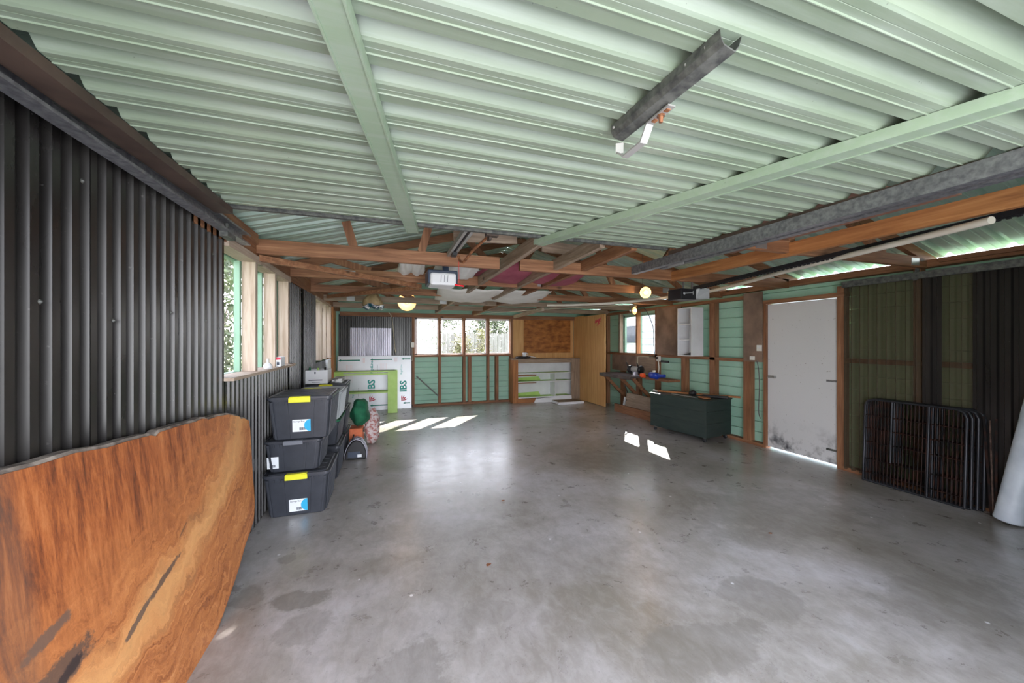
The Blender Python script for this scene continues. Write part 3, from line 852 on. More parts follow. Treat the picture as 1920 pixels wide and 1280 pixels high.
# back boundary fence with boards
fn = empty('garden_fence', (2.5,13.6,-0.13), 'silvered timber paling fence beyond the back window', 'fence')
for k in range(6): MB().box(-3.4+k*1.9,-3.3+k*1.9,13.62,13.72,-0.2,1.75).build('post', M['fencewood'], fn)
pb = MB()
for k in range(68): pb.box(-4+k*0.15,-4+k*0.15+0.135,13.58,13.60,-0.1,1.78+0.02*math.sin(k*2.1))
pb.build('palings', M['fencewood'], fn)
MB().box(-4,6.2,13.60,13.64,0.3,0.38).box(-4,6.2,13.60,13.64,1.4,1.48).build('rails', M['fencewood'], fn)
# neighbouring house to the right
hs = empty('neighbour_house', (7.4,9.5,-0.13), 'white clad house close outside the side window', 'house')
w = MB()
z = -0.13
while z < 3.1:
    w.quadbox([(7.10,4.0,z),(7.10,15.0,z),(7.13,15.0,z+0.19),(7.13,4.0,z+0.19)], (0.1,0,0)); z += 0.19
w.box(7.2,7.6,4.0,15.0,-0.13,3.1)
w.build('cladding', M['whiteclad'], hs)
MB().quadbox([(6.62,3.9,3.26),(9.6,3.9,4.3),(9.6,3.9,4.4),(6.62,3.9,3.35)], (0,11.3,0)).build('roof', M['greyroof'], hs)
MB().box(7.06,7.12,9.3,10.5,1.45,1.95).build('window', M['darkglass'], hs)
MB().box(7.06,7.12,8.0,8.3,1.5,2.6).build('window', M['darkglass'], hs)
# ------------------------------------------------------------------ roof timbers
def truss(y, segs, z0, z1, webs, lab, tops=(), wd=0.045, plates=()):
    tm = M['greyX'] if y > 6 else M['timberX']
    r = empty('roof_truss', (2.0, y, z0), lab, 'truss', 'roof trusses')
    for a, c in segs: MB().box(a, c, y-wd/2, y+wd/2, z0, z1).build('bottom_chord', tm, r, bevel=0.002)
    for a, c in tops:
        A = Vector((a, y, roofz(a)-0.05)); B = Vector((c, y, roofz(c)-0.05))
        MB().beam(A, B, wd, 0.085).build('top_chord', M['timberX'], r)
    for (x0, zz0), (x1, zz1) in webs:
        MB().beam((x0,y,zz0),(x1,y,zz1), 0.042, 0.07, (1,0,0)).build('web', M['timberZ'], r)
    for x, z in plates:
        MB().box(x-0.06, x+0.06, y-wd/2-0.003, y-wd/2, z-0.035, z+0.035).build('nail_plate', M['steelpatch'], r)
    return r
truss(3.42, ((-1.0,1.01),(1.22,4.95)), 2.18, 2.295, (((-0.29,2.29),(-0.35,2.50)), ((0.275,2.29),(0.36,2.60)), ((2.9,2.29),(3.3,2.85))), 'nearest full roof truss, its thick left chord ending above the white opener', tops=((3.0,5.2),))
truss(2.12, ((2.36,4.98),), 2.195, 2.295, (((4.3,2.28),(3.6,2.66)), ((3.1,2.28),(2.9,2.85))), 'half truss over the second bay crossing above the green ply', tops=((2.36,5.2),), plates=((2.75,2.24),(4.75,2.24)))
truss(4.47, ((-1.0,5.0),), 2.175, 2.285, (((-0.2,2.28),(-0.6,2.38)), ((1.4,2.28),(0.9,2.75)), ((1.5,2.28),(2.0,3.0)), ((3.0,2.28),(2.7,2.85)), ((4.2,2.28),(3.7,2.6))), 'second roof truss with a grey nail plate near its left end', tops=((-1.1,2.0),(2.0,5.1)), plates=((-0.42,2.235),(1.9,2.235),(3.9,2.235)))
truss(5.54, ((-1.0,5.0),), 2.155, 2.25, (((0.0,2.24),(-0.5,2.38)), ((1.3,2.24),(2.0,3.0)), ((3.2,2.24),(2.7,2.85))), 'third roof truss counted from the garage door, behind the white opener', tops=((-1.1,2.0),(2.0,5.1)), plates=((2.3,2.2),))
truss(6.55, ((-1.0,5.0),), 2.14, 2.235, (((0.4,2.22),(-0.2,2.46)), ((1.3,2.22),(2.0,3.0)), ((3.2,2.22),(2.7,2.85))), 'fourth roof truss, the one the round lamp shade hangs behind', tops=((-1.1,2.0),(2.0,5.1)), plates=((-0.6,2.18),(0.9,2.18)))
truss(7.60, ((-1.0,5.0),), 2.125, 2.22, (((0.4,2.2),(-0.2,2.46)), ((1.3,2.2),(2.0,3.0)), ((3.2,2.2),(2.7,2.85))), 'last roof truss before the back wall', tops=((-1.1,2.0),(2.0,5.1)))

def beam_thing(name, a, c, w_, h_, mat, lab, cat='beam', group=None, up=(0,0,1)):
    o = MB().beam(a, c, w_, h_, up).build(name, M[mat], bevel=0.002)
    return tag(o, lab, cat, group)
beam_thing('ceiling_joist', (1.125,2.56,2.285), (0.955,8.0,2.135), 0.05, 0.105, 'greyY', 'long grey brown joist passing just right of the white door opener', 'joist', 'joists running front to back')
beam_thing('ceiling_joist', (1.62,2.56,2.285), (1.56,5.6,2.190), 0.05, 0.105, 'greyY', 'middle joist running back beneath the maroon cloth', 'joist', 'joists running front to back')
beam_thing('ceiling_joist', (1.92,2.56,2.285), (1.90,8.6,2.145), 0.055, 0.105, 'timberY', 'rightmost long joist beside the end of the grey door track', 'joist', 'joists running front to back')
beam_thing('ceiling_joist', (2.85,6.6,2.115), (2.93,8.62,2.09), 0.045, 0.075, 'paleY', 'short pale joist above the corner of the back window and plywood', 'joist', 'joists running front to back')
beam_thing('ceiling_beam', (3.08,-0.05,2.225), (3.08,3.42,2.225), 0.05, 0.105, 'orangeY', 'bright orange timber beam along the second bay beside the black opener rail', 'beam')
beam_thing('diagonal_brace', (-1.0,3.44,2.150), (0.36,4.60,2.150), 0.045, 0.05, 'timberX', 'slim diagonal timber brace running from the left wall to the opener', 'brace')
beam_thing('diagonal_brace', (0.34,4.62,2.14), (-0.85,5.9,2.13), 0.04, 0.05, 'timberX', 'slim diagonal brace going back from the opener to the left wall', 'brace')
beam_thing('scrap_plank', (0.50,3.02,2.36), (1.04,2.98,2.38), 0.02, 0.12, 'greyX', 'green tinged plank lying across the joists behind the opener rail', 'plank')
beam_thing('scrap_plank', (1.44,3.38,2.43), (1.95,3.42,2.425), 0.025, 0.11, 'greyX', 'weathered grey plank end lying above the maroon cloth', 'plank')
beam_thing('eave_packer', (4.91,0.1,2.245), (4.91,2.0,2.245), 0.04, 0.04, 'timberY', 'brown timber strip nailed along the right eave over the wire panels', 'strip')
o = MB().quadbox([(2.36,1.25,2.300),(3.04,1.15,2.300),(3.04,2.60,2.300),(2.36,2.60,2.300)], (0,0,0.012)).build('ceiling_plywood', M['plyceil'])
tag(o, 'dull red plywood sheet laid flat between the grey track and orange beam', 'panel')
o = MB().beam((-0.985,2.45,2.275), (-0.985,3.35,2.275), 0.03, 0.08).build('plate_offcut', M['timberY'], bevel=0.002)
tag(o, 'rough brown timber offcut over the left window beside the track end', 'offcut')

# ------------------------------------------------------------------ door tracks
def track(a, c, lab, w_=0.055, h_=0.075, name='door_track', open_dir=1, mat='galv'):
    a = Vector(a); c = Vector(c); d = (c-a); dn = d.normalized(); s = dn.cross(Vector((0,0,1))).normalized()*open_dir
    t = 0.004
    sec = [(0,0),(w_,0),(w_,0.012),(w_-t,0.012),(w_-t,t),(t,t),(t,h_-t),(w_-t,h_-t),(w_-t,h_-0.012),(w_,h_-0.012),(w_,h_),(0,h_)]
    r = empty(name, a, lab, 'door track')
    MB().quadbox([a + s*x + Vector((0,0,z)) for x, z in sec], d).build('channel', M[mat], r)
    return r
t1 = track((-0.975,-0.05,2.135), (-0.975,3.02,2.150), 'grey steel door track along the left wall above the black sheets')
MB().box(-0.975,-0.93,2.66,2.78,2.12,2.16).tube([(-0.95,2.70,2.155),(-0.95,2.70,2.205)],0.012,8).build('roller', M['galvdull'], t1)
MB().box(-0.98,-0.925,1.50,1.78,2.205,2.225).build('splice_plate', M['galvdull'], t1)
t2 = track((2.235,-0.05,2.125), (2.235,3.02,2.135), 'long grey steel track along the right side of the raised door', open_dir=1)
MB().box(2.30,2.305,2.42,2.60,2.12,2.16).build('hanger_strap', M['zinc'], t2)
t3 = track((2.312,-0.05,2.125), (2.312,2.72,2.130), 'second grey steel track fixed against the first one for the closed door', open_dir=1, w_=0.05)
t4 = track((4.86,-0.05,2.09), (4.86,2.76,2.09), 'dusty steel track on the right wall above the wire panels', mat='galvdull', w_=0.04, h_=0.065)
MB().beam((4.89,2.16,2.08),(4.94,2.16,2.23),0.03,0.008,(1,0,0)).build('bracket', M['galv'], t4)

# ------------------------------------------------------------------ openers
op = empty('garage_door_opener', (0.51,3.70,2.05), 'white garage door opener with navy body hanging under the left trusses', 'door opener')
MB().box(0.385,0.645,3.70,3.98,2.045,2.17).build('cover', M['openergrey'], op, bevel=0.022)
bpy.context.scene.objects['cover'].data.materials[0] = M['white']
MB().box(0.362,0.66,3.72,4.0,2.06,2.20).build('body', M['openernavy'], op, bevel=0.01)
sl = MB()
for k in range(3): sl.quadbox([(0.487+k*0.033,3.6985,2.075),(0.491+k*0.033,3.6985,2.075),(0.495+k*0.033,3.6985,2.145),(0.491+k*0.033,3.6985,2.145)], (0,0.002,0))
sl.build('vent_slots', M['ink'], op)
rail = MB().box(0.505,0.528,0.25,3.76,2.262,2.300).box(0.552,0.575,0.25,3.76,2.262,2.300)
ro = rail.build('rail', M['zinc'], op)
MB().box(0.528,0.552,0.25,3.76,2.280,2.298).build('belt', M['black'], ro)
MB().beam((0.54,3.72,2.19),(0.54,3.76,2.28),0.06,0.02,(0,1,0)).build('rail_bracket', M['openernavy'], op)
MB().box(0.525,0.565,3.20,3.29,2.235,2.265).build('trolley', M['black'], op)
MB().tube([(0.58,3.24,2.24),(0.592,3.22,2.19),(0.60,3.10,2.155)],0.010,8).tube([(0.60,3.10,2.155),(0.64,2.90,2.215),(0.70,2.60,2.262)],0.011,8).build('door_arm', M['rust'], op)
MB().box(0.655,0.745,2.53,2.58,2.235,2.262).box(0.68,0.70,2.55,2.61,2.215,2.25).build('door_bracket', M['brownframe'], op)
cord = MB().tube([(0.585,3.24,2.24),(0.590,3.25,2.0)],0.0018,6).build('pull_cord', M['red'], op, label='thin red pull cord')
MB().lathe([(0,0),(0.008,0.002),(0.008,0.082),(0,0.084)], (0.55,3.25,1.985), (1,0.0,-0.12), 10).build('handle', M['red'], cord, label='red release handle')

op2 = empty('garage_door_opener', (3.5,3.55,2.0), 'black and grey garage door opener at the end of the black rail', 'door opener')
MB().box(3.29,3.52,3.50,3.72,1.985,2.115).build('body', M['blackgloss'], op2, bevel=0.006)
MB().quadbox([(3.515,3.50,2.005),(3.54,3.47,1.99),(3.70,3.47,1.998),(3.72,3.50,2.015),(3.72,3.50,2.105),(3.70,3.47,2.125),(3.54,3.47,2.122),(3.515,3.50,2.110)], (0,0.22,0)).build('cover', M['openergrey'], op2, bevel=0.006)
e_ = MB().beam((3.335,3.497,2.055),(3.465,3.497,2.066),0.003,0.011,(0,0,1)).lathe([(0,0),(0.015,0),(0.015,0.003),(0,0.003)], (3.335,3.498,2.054),(0,-1,0),12).beam((3.468,3.497,2.045),(3.468,3.497,2.088),0.003,0.008,(1,0,0))
e_.build('emblem', M['openergrey'], op2, label='pale key shaped emblem')
A = Vector((3.56,3.60,2.135)); B = Vector((3.20,-0.05,2.225)); dAB = (B-A).normalized()
rl2 = MB().beam(A, B, 0.045, 0.035)
rl2o = rl2.build('rail', M['blackgloss'], op2)
n_ = 90; up_ = Vector((0,0,1)); poly = []
LAB = (B-A).length
for k in range(n_):
    t_ = 0.1 + (LAB-0.2)*k/n_; st_ = (LAB-0.2)/n_
    for f_, h_ in ((0,-0.020),(0.1,-0.028),(0.5,-0.028),(0.6,-0.020)):
        poly.append(A + dAB*(t_+st_*f_) + up_*h_)
poly += [A + dAB*(LAB-0.1) + up_*-0.017, A + dAB*0.1 + up_*-0.017]
vs_=[]; fs_=[]; side_ = dAB.cross(up_).normalized()*0.006
m_n=len(poly)-2
for i_, p_ in enumerate(poly[:-2]):
    q_ = Vector((p_.x,p_.y,p_.z)); t_=poly[-1]+dAB*((p_-poly[-1]).dot(dAB))
    vs_ += [q_-side_, q_+side_, t_-side_, t_+side_]
for i_ in range(m_n-1):
    a_=4*i_; b2_=a_+4
    fs_ += [(a_,a_+1,b2_+1,b2_),(a_+2,b2_+2,b2_+3,a_+3),(a_,b2_,b2_+2,a_+2),(a_+1,a_+3,b2_+3,b2_+1)]
MB().add(vs_, fs_).build('chain', M['black'], rl2o)
for x in (3.385, 3.52): MB().box(x-0.008,x+0.008,3.56,3.575,2.10,2.27).build('hanger_strap', M['galv'], op2)

# ------------------------------------------------------------------ pipes and cloths resting over the trusses
def smooth_path(pts, n=6):
    pts = [Vector(p) for p in pts]; out = []
    for i in range(len(pts)-1):
        p0 = pts[max(i-1,0)]; p1 = pts[i]; p2 = pts[i+1]; p3 = pts[min(i+2,len(pts)-1)]
        for k in range(n):
            t = k/n
            out.append(0.5*((2*p1) + (p2-p0)*t + (2*p0-5*p1+4*p2-p3)*t*t + (-p0+3*p1-3*p2+p3)*t**3))
    out.append(pts[-1]); return out
o = MB().tube(smooth_path([(3.06,1.05,2.13),(3.23,1.47,2.14),(3.55,2.34,2.155),(3.86,3.20,2.15),(4.00,3.85,2.14),(3.82,4.40,2.12),(3.43,5.1,2.10),(2.90,5.55,2.095),(2.55,5.75,2.10)]), 0.021, 14).build('plastic_pipe', M['pvc'])
tag(o, 'long beige plastic pipe bending back below the trusses past both hanging bulbs', 'pipe')

def drape(name, corners, sag, mat, lab, cat='cloth', seed=0, nx=22, ny=14, wr=0.012, bumps=()):
    c = [Vector(p) for p in corners]; vs = []; fs = []
    for j in range(ny+1):
        for i in range(nx+1):
            u = i/nx; v = j/ny
            p = (c[0]*(1-u)+c[1]*u)*(1-v) + (c[3]*(1-u)+c[2]*u)*v
            z = -sag*(math.sin(PI*v)**0.8)*abs(math.sin(PI*u*2.0))**0.7 - sag*0.3*math.sin(PI*u)*math.sin(PI*v)
            z += wr*mnoise.noise(Vector((u*9+seed, v*2.5, seed)))*2
            vs.append(p + Vector((0.02*mnoise.noise(Vector((u*4, v*4, seed+5))), 0, z)))
    for j in range(ny):
        for i in range(nx):
            k = j*(nx+1)+i; fs.append((k,k+1,k+nx+2,k+nx+1))
    mb = MB().add(vs, fs, True)
    o = mb.build(name, M[mat])
    md = o.modifiers.new('thick','SOLIDIFY'); md.thickness = 0.004
    return tag(o, lab, cat)
drape('cloth', ((1.02,3.70,2.33),(2.25,3.75,2.33),(2.55,4.95,2.30),(1.0,4.95,2.30)), 0.085, 'maroon', 'maroon cloth sagging between the joists above the bay', seed=1)
drape('cloth', ((0.62,5.0,2.20),(2.30,5.0,2.23),(2.62,6.3,2.20),(0.70,6.1,2.16)), 0.075, 'sheetcloth', 'off white cloth sagging under the maroon one further back', seed=4)
drape('cloth', ((0.45,3.95,2.30),(0.98,3.80,2.36),(0.98,4.55,2.27),(0.50,4.55,2.23)), 0.05, 'sheetcloth', 'striped pale cloth edge bunched just right of the white opener', seed=6)
drape('cloth', ((0.10,4.15,2.34),(0.38,4.15,2.36),(0.40,4.75,2.25),(0.08,4.75,2.27)), 0.04, 'sheetcloth', 'pale crumpled wrap hanging just left of the white opener', seed=8)

# crumpled foil lined sack under the trusses
sk = empty('hanging_sack', (-0.22,5.6,1.98), 'crumpled brown sack with shiny torn mouth hanging under the left trusses', 'sack')
def crumple(prof, o0, n, amp, seed, ax=(0,0,1)):
    mb = MB().lathe(prof, o0, ax, n)
    for i, p in enumerate(mb.v):
        mb.v[i] = p + Vector((mnoise.noise(p*11+Vector((seed,0,0))), mnoise.noise(p*11+Vector((0,seed,9))), mnoise.noise(p*13+Vector((3,seed,0)))))*amp
    return mb
crumple([(0.005,0.24),(0.05,0.22),(0.09,0.16),(0.13,0.09),(0.145,0.04),(0.14,0.02)], (-0.22,5.6,1.975), 22, 0.03, 1).build('sack_body', mottled('brown paper', (0.22,0.15,0.07),(0.38,0.28,0.15),0.8,0,9), sk)
crumple([(0.145,0.035),(0.12,0.0),(0.08,0.03),(0.04,0.06),(0.0,0.07)], (-0.22,5.6,1.955), 22, 0.055, 5).build('foil_lining', mottled('crumpled printed foil', (0.02,0.10,0.14),(0.72,0.70,0.72),0.3,0.4,16,0,(1,1,1),0.44,0.56), sk)
MB().tube([(-0.22,5.6,2.20),(-0.22,5.54,2.26)],0.006,6).build('tie_string', M['cable'], sk)

# ------------------------------------------------------------------ lamps
def lamp(loc, axis, r, lab, lit=8, bulb=True):
    L = empty('pendant_lamp', loc, lab, 'lamp')
    ax = Vector(axis).normalized()
    sh = MB().lathe([(0.018,-0.045),(0.03,-0.04),(r*0.55,-0.022),(r*0.92,0.0),(r,0.012),(r*0.985,0.014),(r*0.90,0.004),(r*0.5,-0.014),(0.02,-0.03)], loc, ax, 32)
    sh.build('lamp_shade', M['enamel'], L)
    p = Vector(loc) + ax*0.012
    b = MB().lathe([(0.0,0.045),(0.015,0.042),(0.026,0.028),(0.030,0.01),(0.024,-0.010),(0.013,-0.026),(0.013,-0.035)], p, ax, 16)
    b.build('bulb', M['bulb'] if bulb else M['enamel'], L)
    MB().lathe([(0.018,-0.085),(0.020,-0.045),(0.0,-0.04)], loc, ax, 12).build('socket', M['cream'], L)
    q0 = Vector(loc) - ax*0.08
    MB().tube([q0, q0+Vector((0,0.01,0.05)), (q0.x, q0.y+0.01, roofz(q0.x)-0.01)], 0.004, 6).build('cord', M['cable'], L)
    if lit:
        ld = bpy.data.lights.new('lamp_light', 'POINT'); ld.energy = lit; ld.color = (1.0, 0.62, 0.28); ld.shadow_soft_size = 0.03
        lo = bpy.data.objects.new('lamp_light', ld); COL.objects.link(lo); lo.parent = L
        lo.location = ax*0.085
    return L
lamp((3.46,4.36,2.178), (-0.30,-0.93,-0.12), 0.082, 'lit round enamel lamp hanging just left of the black opener', 1.4)
lamp((4.29,5.72,2.050), (0.35,-0.93,-0.05), 0.072, 'smaller lit round lamp hanging in front of the side window', 1.2)
lamp((0.30,6.85,2.190), (0.02,-1.0,-0.12), 0.165, 'wide lit lamp shade hanging behind the fourth truss on the left', 1.5)

o = MB().tube(smooth_path([(4.29,5.76,2.10),(4.3,5.8,2.155),(3.4,6.4,2.14),(2.2,7.4,2.09),(1.9,8.5,2.10)]), 0.006, 6).build('cable', M['cablewhite'])
tag(o, 'thin pale cable strung from the small lamp toward the back wall', 'cable')
o = MB().tube(smooth_path([(-0.02,8.57,2.13),(0.05,8.56,2.02),(0.085,8.56,1.72),(0.11,8.55,1.4),(0.14,8.50,1.20)]), 0.008, 8).build('cable', M['cablewhite'])
tag(o, 'pale cable hanging down the black sheets behind the foam board', 'cable')
ol = empty('power_outlet', (0.50,8.57,1.36), 'cream outlet box on the stud left of the back window', 'outlet')
MB().box(0.455,0.53,8.555,8.584,1.345,1.46).build('plate', M['cream'], ol, bevel=0.004)
MB().tube(smooth_path([(0.50,8.565,1.345),(0.502,8.57,1.1),(0.48,8.56,1.05)]),0.006,6).build('cord', M['cablewhite'], ol)
o = MB().tube(smooth_path([(4.10,5.2,2.05),(4.4,5.45,1.95),(4.75,5.75,1.72),(4.80,5.8,1.45),(4.86,5.85,1.20)]), 0.007, 6).build('cable', M['cable'])
tag(o, 'dark cable drooping from the beige pipe across the side window to the outlet', 'cable')
o = MB().tube(smooth_path([(4.93,3.83,1.21),(4.93,3.80,1.10),(4.92,3.78,0.85),(4.92,3.79,0.5),(4.93,3.77,0.40)]), 0.005, 6).build('cable', M['cable'])
tag(o, 'brown cable hanging down the wall beside the white door', 'cable')
# ------------------------------------------------------------------ the live edged slab leaning on the left wall
def slabx(z): return -0.835 - 0.10*z
top = [(-0.15,1.17),(0.3,1.165),(0.8,1.155),(1.31,1.137),(1.42,1.128),(1.55,1.125),(1.69,1.104),(1.80,1.100),(1.93,1.088),(1.97,1.074),(2.0,1.086),(2.15,1.080),(2.31,1.068),(2.37,1.070),(2.42,1.060),(2.43,1.052),(2.55,1.048),(2.7,1.030),(2.86,0.985),(2.87,0.967),(2.93,0.96),(3.01,0.926)]
side = [(3.01,0.86),(2.985,0.70),(2.97,0.62),(2.95,0.45),(2.935,0.367),(2.885,0.28),(2.80,0.24),(2.71,0.205),(2.60,0.14),(2.51,0.098),(2.38,0.045),(2.26,0.0),(-0.15,0.0)]
out_ = top + side
pts = [(slabx(z), y, z) for y, z in out_]
mb = MB(); mb.quadbox([Vector(p) for p in pts], (-0.045,0,-0.004))
sl = empty('timber_slab', (-0.835,3.0,0.0), 'huge live edged orange timber slab leaning along the left wall', 'timber slab')
mb.build('board', M['slab'], sl)
eb = MB()
for (y0,z0),(y1,z1) in zip(top, top[1:]):
    eb.quadbox([(slabx(z0)-0.004,y0,z0-0.004),(slabx(z1)-0.004,y1,z1-0.004),(slabx(z1)-0.010,y1,z1+0.010),(slabx(z0)-0.010,y0,z0+0.010)], (-0.034,0,0))
eb.build('bark_edge', M['bark'], sl, label='grey bark edge')

# ------------------------------------------------------------------ storage tubs
def rrect(cx, cy, w, d, r, n=5):
    pts = []
    for (sx, sy, a0) in ((1,1,0),(-1,1,PI/2),(-1,-1,PI),(1,-1,1.5*PI)):
        for k in range(n+1):
            a = a0 + PI/2*k/n
            pts.append((cx + sx*(w/2-r) + r*math.cos(a), cy + sy*(d/2-r) + r*math.sin(a)))
    return pts
def loft(mb, rings, smooth=False, cap=True):
    n = len(rings[0]); vs = [p for r in rings for p in r]; fs = []
    for i in range(len(rings)-1):
        for k in range(n):
            k2 = (k+1)%n
            fs.append((i*n+k, i*n+k2, (i+1)*n+k2, (i+1)*n+k))
    if cap:
        fs.append(tuple(reversed(range(n)))); fs.append(tuple(range((len(rings)-1)*n, len(rings)*n)))
    return mb.add(vs, fs, smooth)
def tub(name, x, y, z, w, d, h, lab, latch='yellow', body='bin', lid='binlid', label_at=None, group='stacked storage tubs by the left wall', panel=True):
    """centre front bottom at x, front face y, base z"""
    r = empty(name, (x, y + d/2, z), lab, 'storage tub', group)
    cy = y + d/2
    B = MB()
    tb = 0.86
    rings = []
    for f, s_ in ((0.0, tb-0.02), (0.02, tb), (0.90, 0.965), (0.905, 1.0), (0.955, 1.0)):
        rings.append([(px, py, z + h*f) for px, py in rrect(x, cy, w*s_ - 0.02, d*s_ - 0.02, 0.035)])
    loft(B, rings)
    B.build('body', M[body], r)
    R_ = MB()   # ribs proud of the tapered walls
    def side_x(f): return (w*(tb + (0.965-tb)*f) - 0.02)/2
    def side_y(f): return (d*(tb + (0.965-tb)*f) - 0.02)/2
    zt = z + h*0.88
    for k in (-0.46, -0.215, 0.215, 0.46):
        if panel:
            px0, px1 = x + k*w*0.80, x + k*w*0.93
            R_.quadbox([(px0-0.008, cy - side_y(0.02)-0.001, z+0.012),(px0+0.008, cy - side_y(0.02)-0.001, z+0.012),(px1+0.008, cy - side_y(0.98)-0.001, zt),(px1-0.008, cy - side_y(0.98)-0.001, zt)], (0,-0.007,0))
    for k in (-0.42,-0.3,-0.18,-0.06,0.06,0.18,0.3,0.42):
        for sg in (-1, 1):
            q0, q1 = cy + k*d*0.80, cy + k*d*0.93
            R_.quadbox([(x+sg*(side_x(0.02)+0.001), q0-0.008, z+0.012),(x+sg*(side_x(0.02)+0.001), q0+0.008, z+0.012),(x+sg*(side_x(0.98)+0.001), q1+0.008, zt),(x+sg*(side_x(0.98)+0.001), q1-0.008, zt)], (sg*0.008,0,0))
    for k in range(-5,6):
        if abs(k) > 1: R_.box(x+k*w*0.082-0.004, x+k*w*0.082+0.004, cy-side_y(1)-0.008, cy-side_y(1), zt-0.022, zt)
    R_.build('wall_ribbing', M[body], r)
    L = MB()
    rings = [[(px, py, z + h*f) for px, py in rrect(x, cy, w*s_, d*s_, 0.04)] for f, s_ in ((0.93,1.0),(0.985,1.0),(0.985,0.955),(0.965,0.94),(0.965,0.90),(0.992,0.88))]
    loft(L, rings)
    for k in (-0.30,-0.10,0.10,0.30):
        L.box(x-w*0.40, x+w*0.40, cy+k*d-0.006, cy+k*d+0.006, z+h*0.98, z+h*1.0)
    L.build('lid', M[lid], r, bevel=0.002)
    if latch:
        for sg in (-1, 1):
            yy0 = cy + sg*(d/2)
            T = MB().box(x-w*0.165, x+w*0.165, min(yy0, yy0+sg*0.014), max(yy0, yy0+sg*0.014), z+h*0.865, z+h*0.975)
            T.box(x-w*0.155, x+w*0.155, min(yy0-sg*0.03, yy0+sg*0.010), max(yy0-sg*0.03, yy0+sg*0.010), z+h*0.972, z+h*0.995)
            T.build('latch', M[latch], r, bevel=0.004)
    if label_at:
        lx, lz, lw, lh, kind = label_at
        fz = (lz + lh/2)/ (h*0.9)
        yf = lambda zz_: cy - (d*(tb + (0.965-tb)*((zz_)/(h*0.9))) - 0.02)/2 - 0.0015
        Lb = MB().quadbox([(x+lx, yf(lz), z+lz),(x+lx+lw, yf(lz), z+lz),(x+lx+lw, yf(lz+lh), z+lz+lh),(x+lx, yf(lz+lh), z+lz+lh)], (0,-0.001,0))
        lo = Lb.build('paper_label', M['label'], r, label='white paper label')
        yt = yf(lz+lh)-0.0022; slope = (yf(lz+lh)-yf(lz))/lh
        if kind == 'cyan':
            c = []
            for k in range(13):
                a = PI/2 + PI*k/12
                zc = lz+lh*0.5 + lh*0.5*math.sin(a)
                c.append((x+lx+lw + lw*0.36*math.cos(a), yf(zc)-0.0018, z+zc))
            MB().quadbox(c, (0,-0.0006,0)).build('print_patch', M['cyan'], lo, label='cyan half disc')
            mtx = frame_matrix((x+lx+0.008, yf(lz+lh*0.86)-0.0016, z+lz+lh*0.80), (1,0,0), (0,slope,1))
            text_part('Storage Box', 0.017, M['ink'], lo, mtx)
        bars = MB()
        bx = x+lx+lw*(0.38 if kind == 'cyan' else 0.2)
        for k in range(11):
            zc0, zc1 = lz+lh*0.12, lz+lh*0.34
            xx = bx + k*0.0042
            bars.quadbox([(xx,yf(zc0)-0.0018,z+zc0),(xx+0.002+0.0007*(k%3),yf(zc0)-0.0018,z+zc0),(xx+0.002+0.0007*(k%3),yf(zc1)-0.0018,z+zc1),(xx,yf(zc1)-0.0018,z+zc1)], (0,-0.0005,0))
        bars.build('barcode', M['ink'], lo)
    return r
# front stack
tub('storage_tub', -0.742, 3.500, 0.0, 0.510, 0.60, 0.372, 'bottom black tub of the front stack, yellow latch and cyan label', label_at=(-0.062,0.035,0.138,0.105,'cyan'))
tub('storage_tub', -0.772, 3.530, 0.372, 0.445, 0.50, 0.272, 'middle black tub of the front stack with a grey latch', latch='latchgrey', label_at=(-0.20,0.035,0.085,0.10,'bar'), panel=True)
tub('storage_tub', -0.718, 3.505, 0.645, 0.500, 0.60, 0.372, 'top black tub of the front stack under the left window ledge', label_at=(-0.062,0.065,0.138,0.105,'cyan'))
# second stack, just behind
tub('storage_tub', -0.745, 4.28, 0.0, 0.500, 0.60, 0.372, 'bottom black tub of the second stack behind the front one')
tub('storage_tub', -0.740, 4.28, 0.372, 0.480, 0.60, 0.275, 'dark tub with green lid in the second stack', latch=None, lid='canvas')
M['cleargrey'] = plain('cloudy grey plastic', (0.42,0.45,0.47), 0.35)
tub('storage_tub', -0.715, 4.26, 0.648, 0.480, 0.62, 0.30, 'cloudy grey plastic tub on top of the second stack', latch=None, body='cleargrey', lid='cleargrey')
# third stack
tub('storage_tub', -0.752, 5.08, 0.0, 0.48, 0.60, 0.31, 'floor level black tub of the rear stack', group='stacked storage tubs by the left wall')
tub('storage_tub', -0.752, 5.08, 0.31, 0.48, 0.60, 0.31, 'middle black tub of the rear stack')
tub('storage_tub', -0.752, 5.08, 0.62, 0.48, 0.60, 0.325, 'top black tub of the rear stack carrying the white carton', latch='yellow')
# white carton on the rear stack
cx = empty('carton', (-0.87,5.3,0.945), 'open white carton on top of the rear tub stack', 'box')
c = MB()
for a in ((-1.0,-0.74,5.14,5.145),(-1.0,-0.74,5.455,5.46)): c.box(a[0],a[1],a[2],a[3],0.946,1.120)
c.box(-1.0,-0.995,5.145,5.455,0.946,1.120).box(-0.745,-0.74,5.145,5.455,0.946,1.120).box(-1.0,-0.74,5.14,5.46,0.946,0.950)
c.build('walls', M['white'], cx)
MB().box(-0.955,-0.80,5.1385,5.14,0.990,1.0).box(-0.89,-0.875,5.1385,5.14,1.075,1.10).box(-0.92,-0.83,5.1385,5.14,0.965,0.970).build('print_patch', M['ink'], cx)
for i,(x,y,h,mt,lb) in enumerate(((-0.95,5.2,0.20,'canvas','green plant pot sleeve at the left in the white carton'),(-0.86,5.22,0.195,'lime','lime green bottle in the white carton'),(-0.78,5.22,0.20,'black','black bottle at the right in the white carton'))):
    o = MB().lathe([(0,0),(0.03,0),(0.032,h*0.6),(0.012,h*0.8),(0.012,h),(0,h)],(x,y,0.951),(0,0,1),14).build('bottle', M[mt]); tag(o, lb, 'bottle')
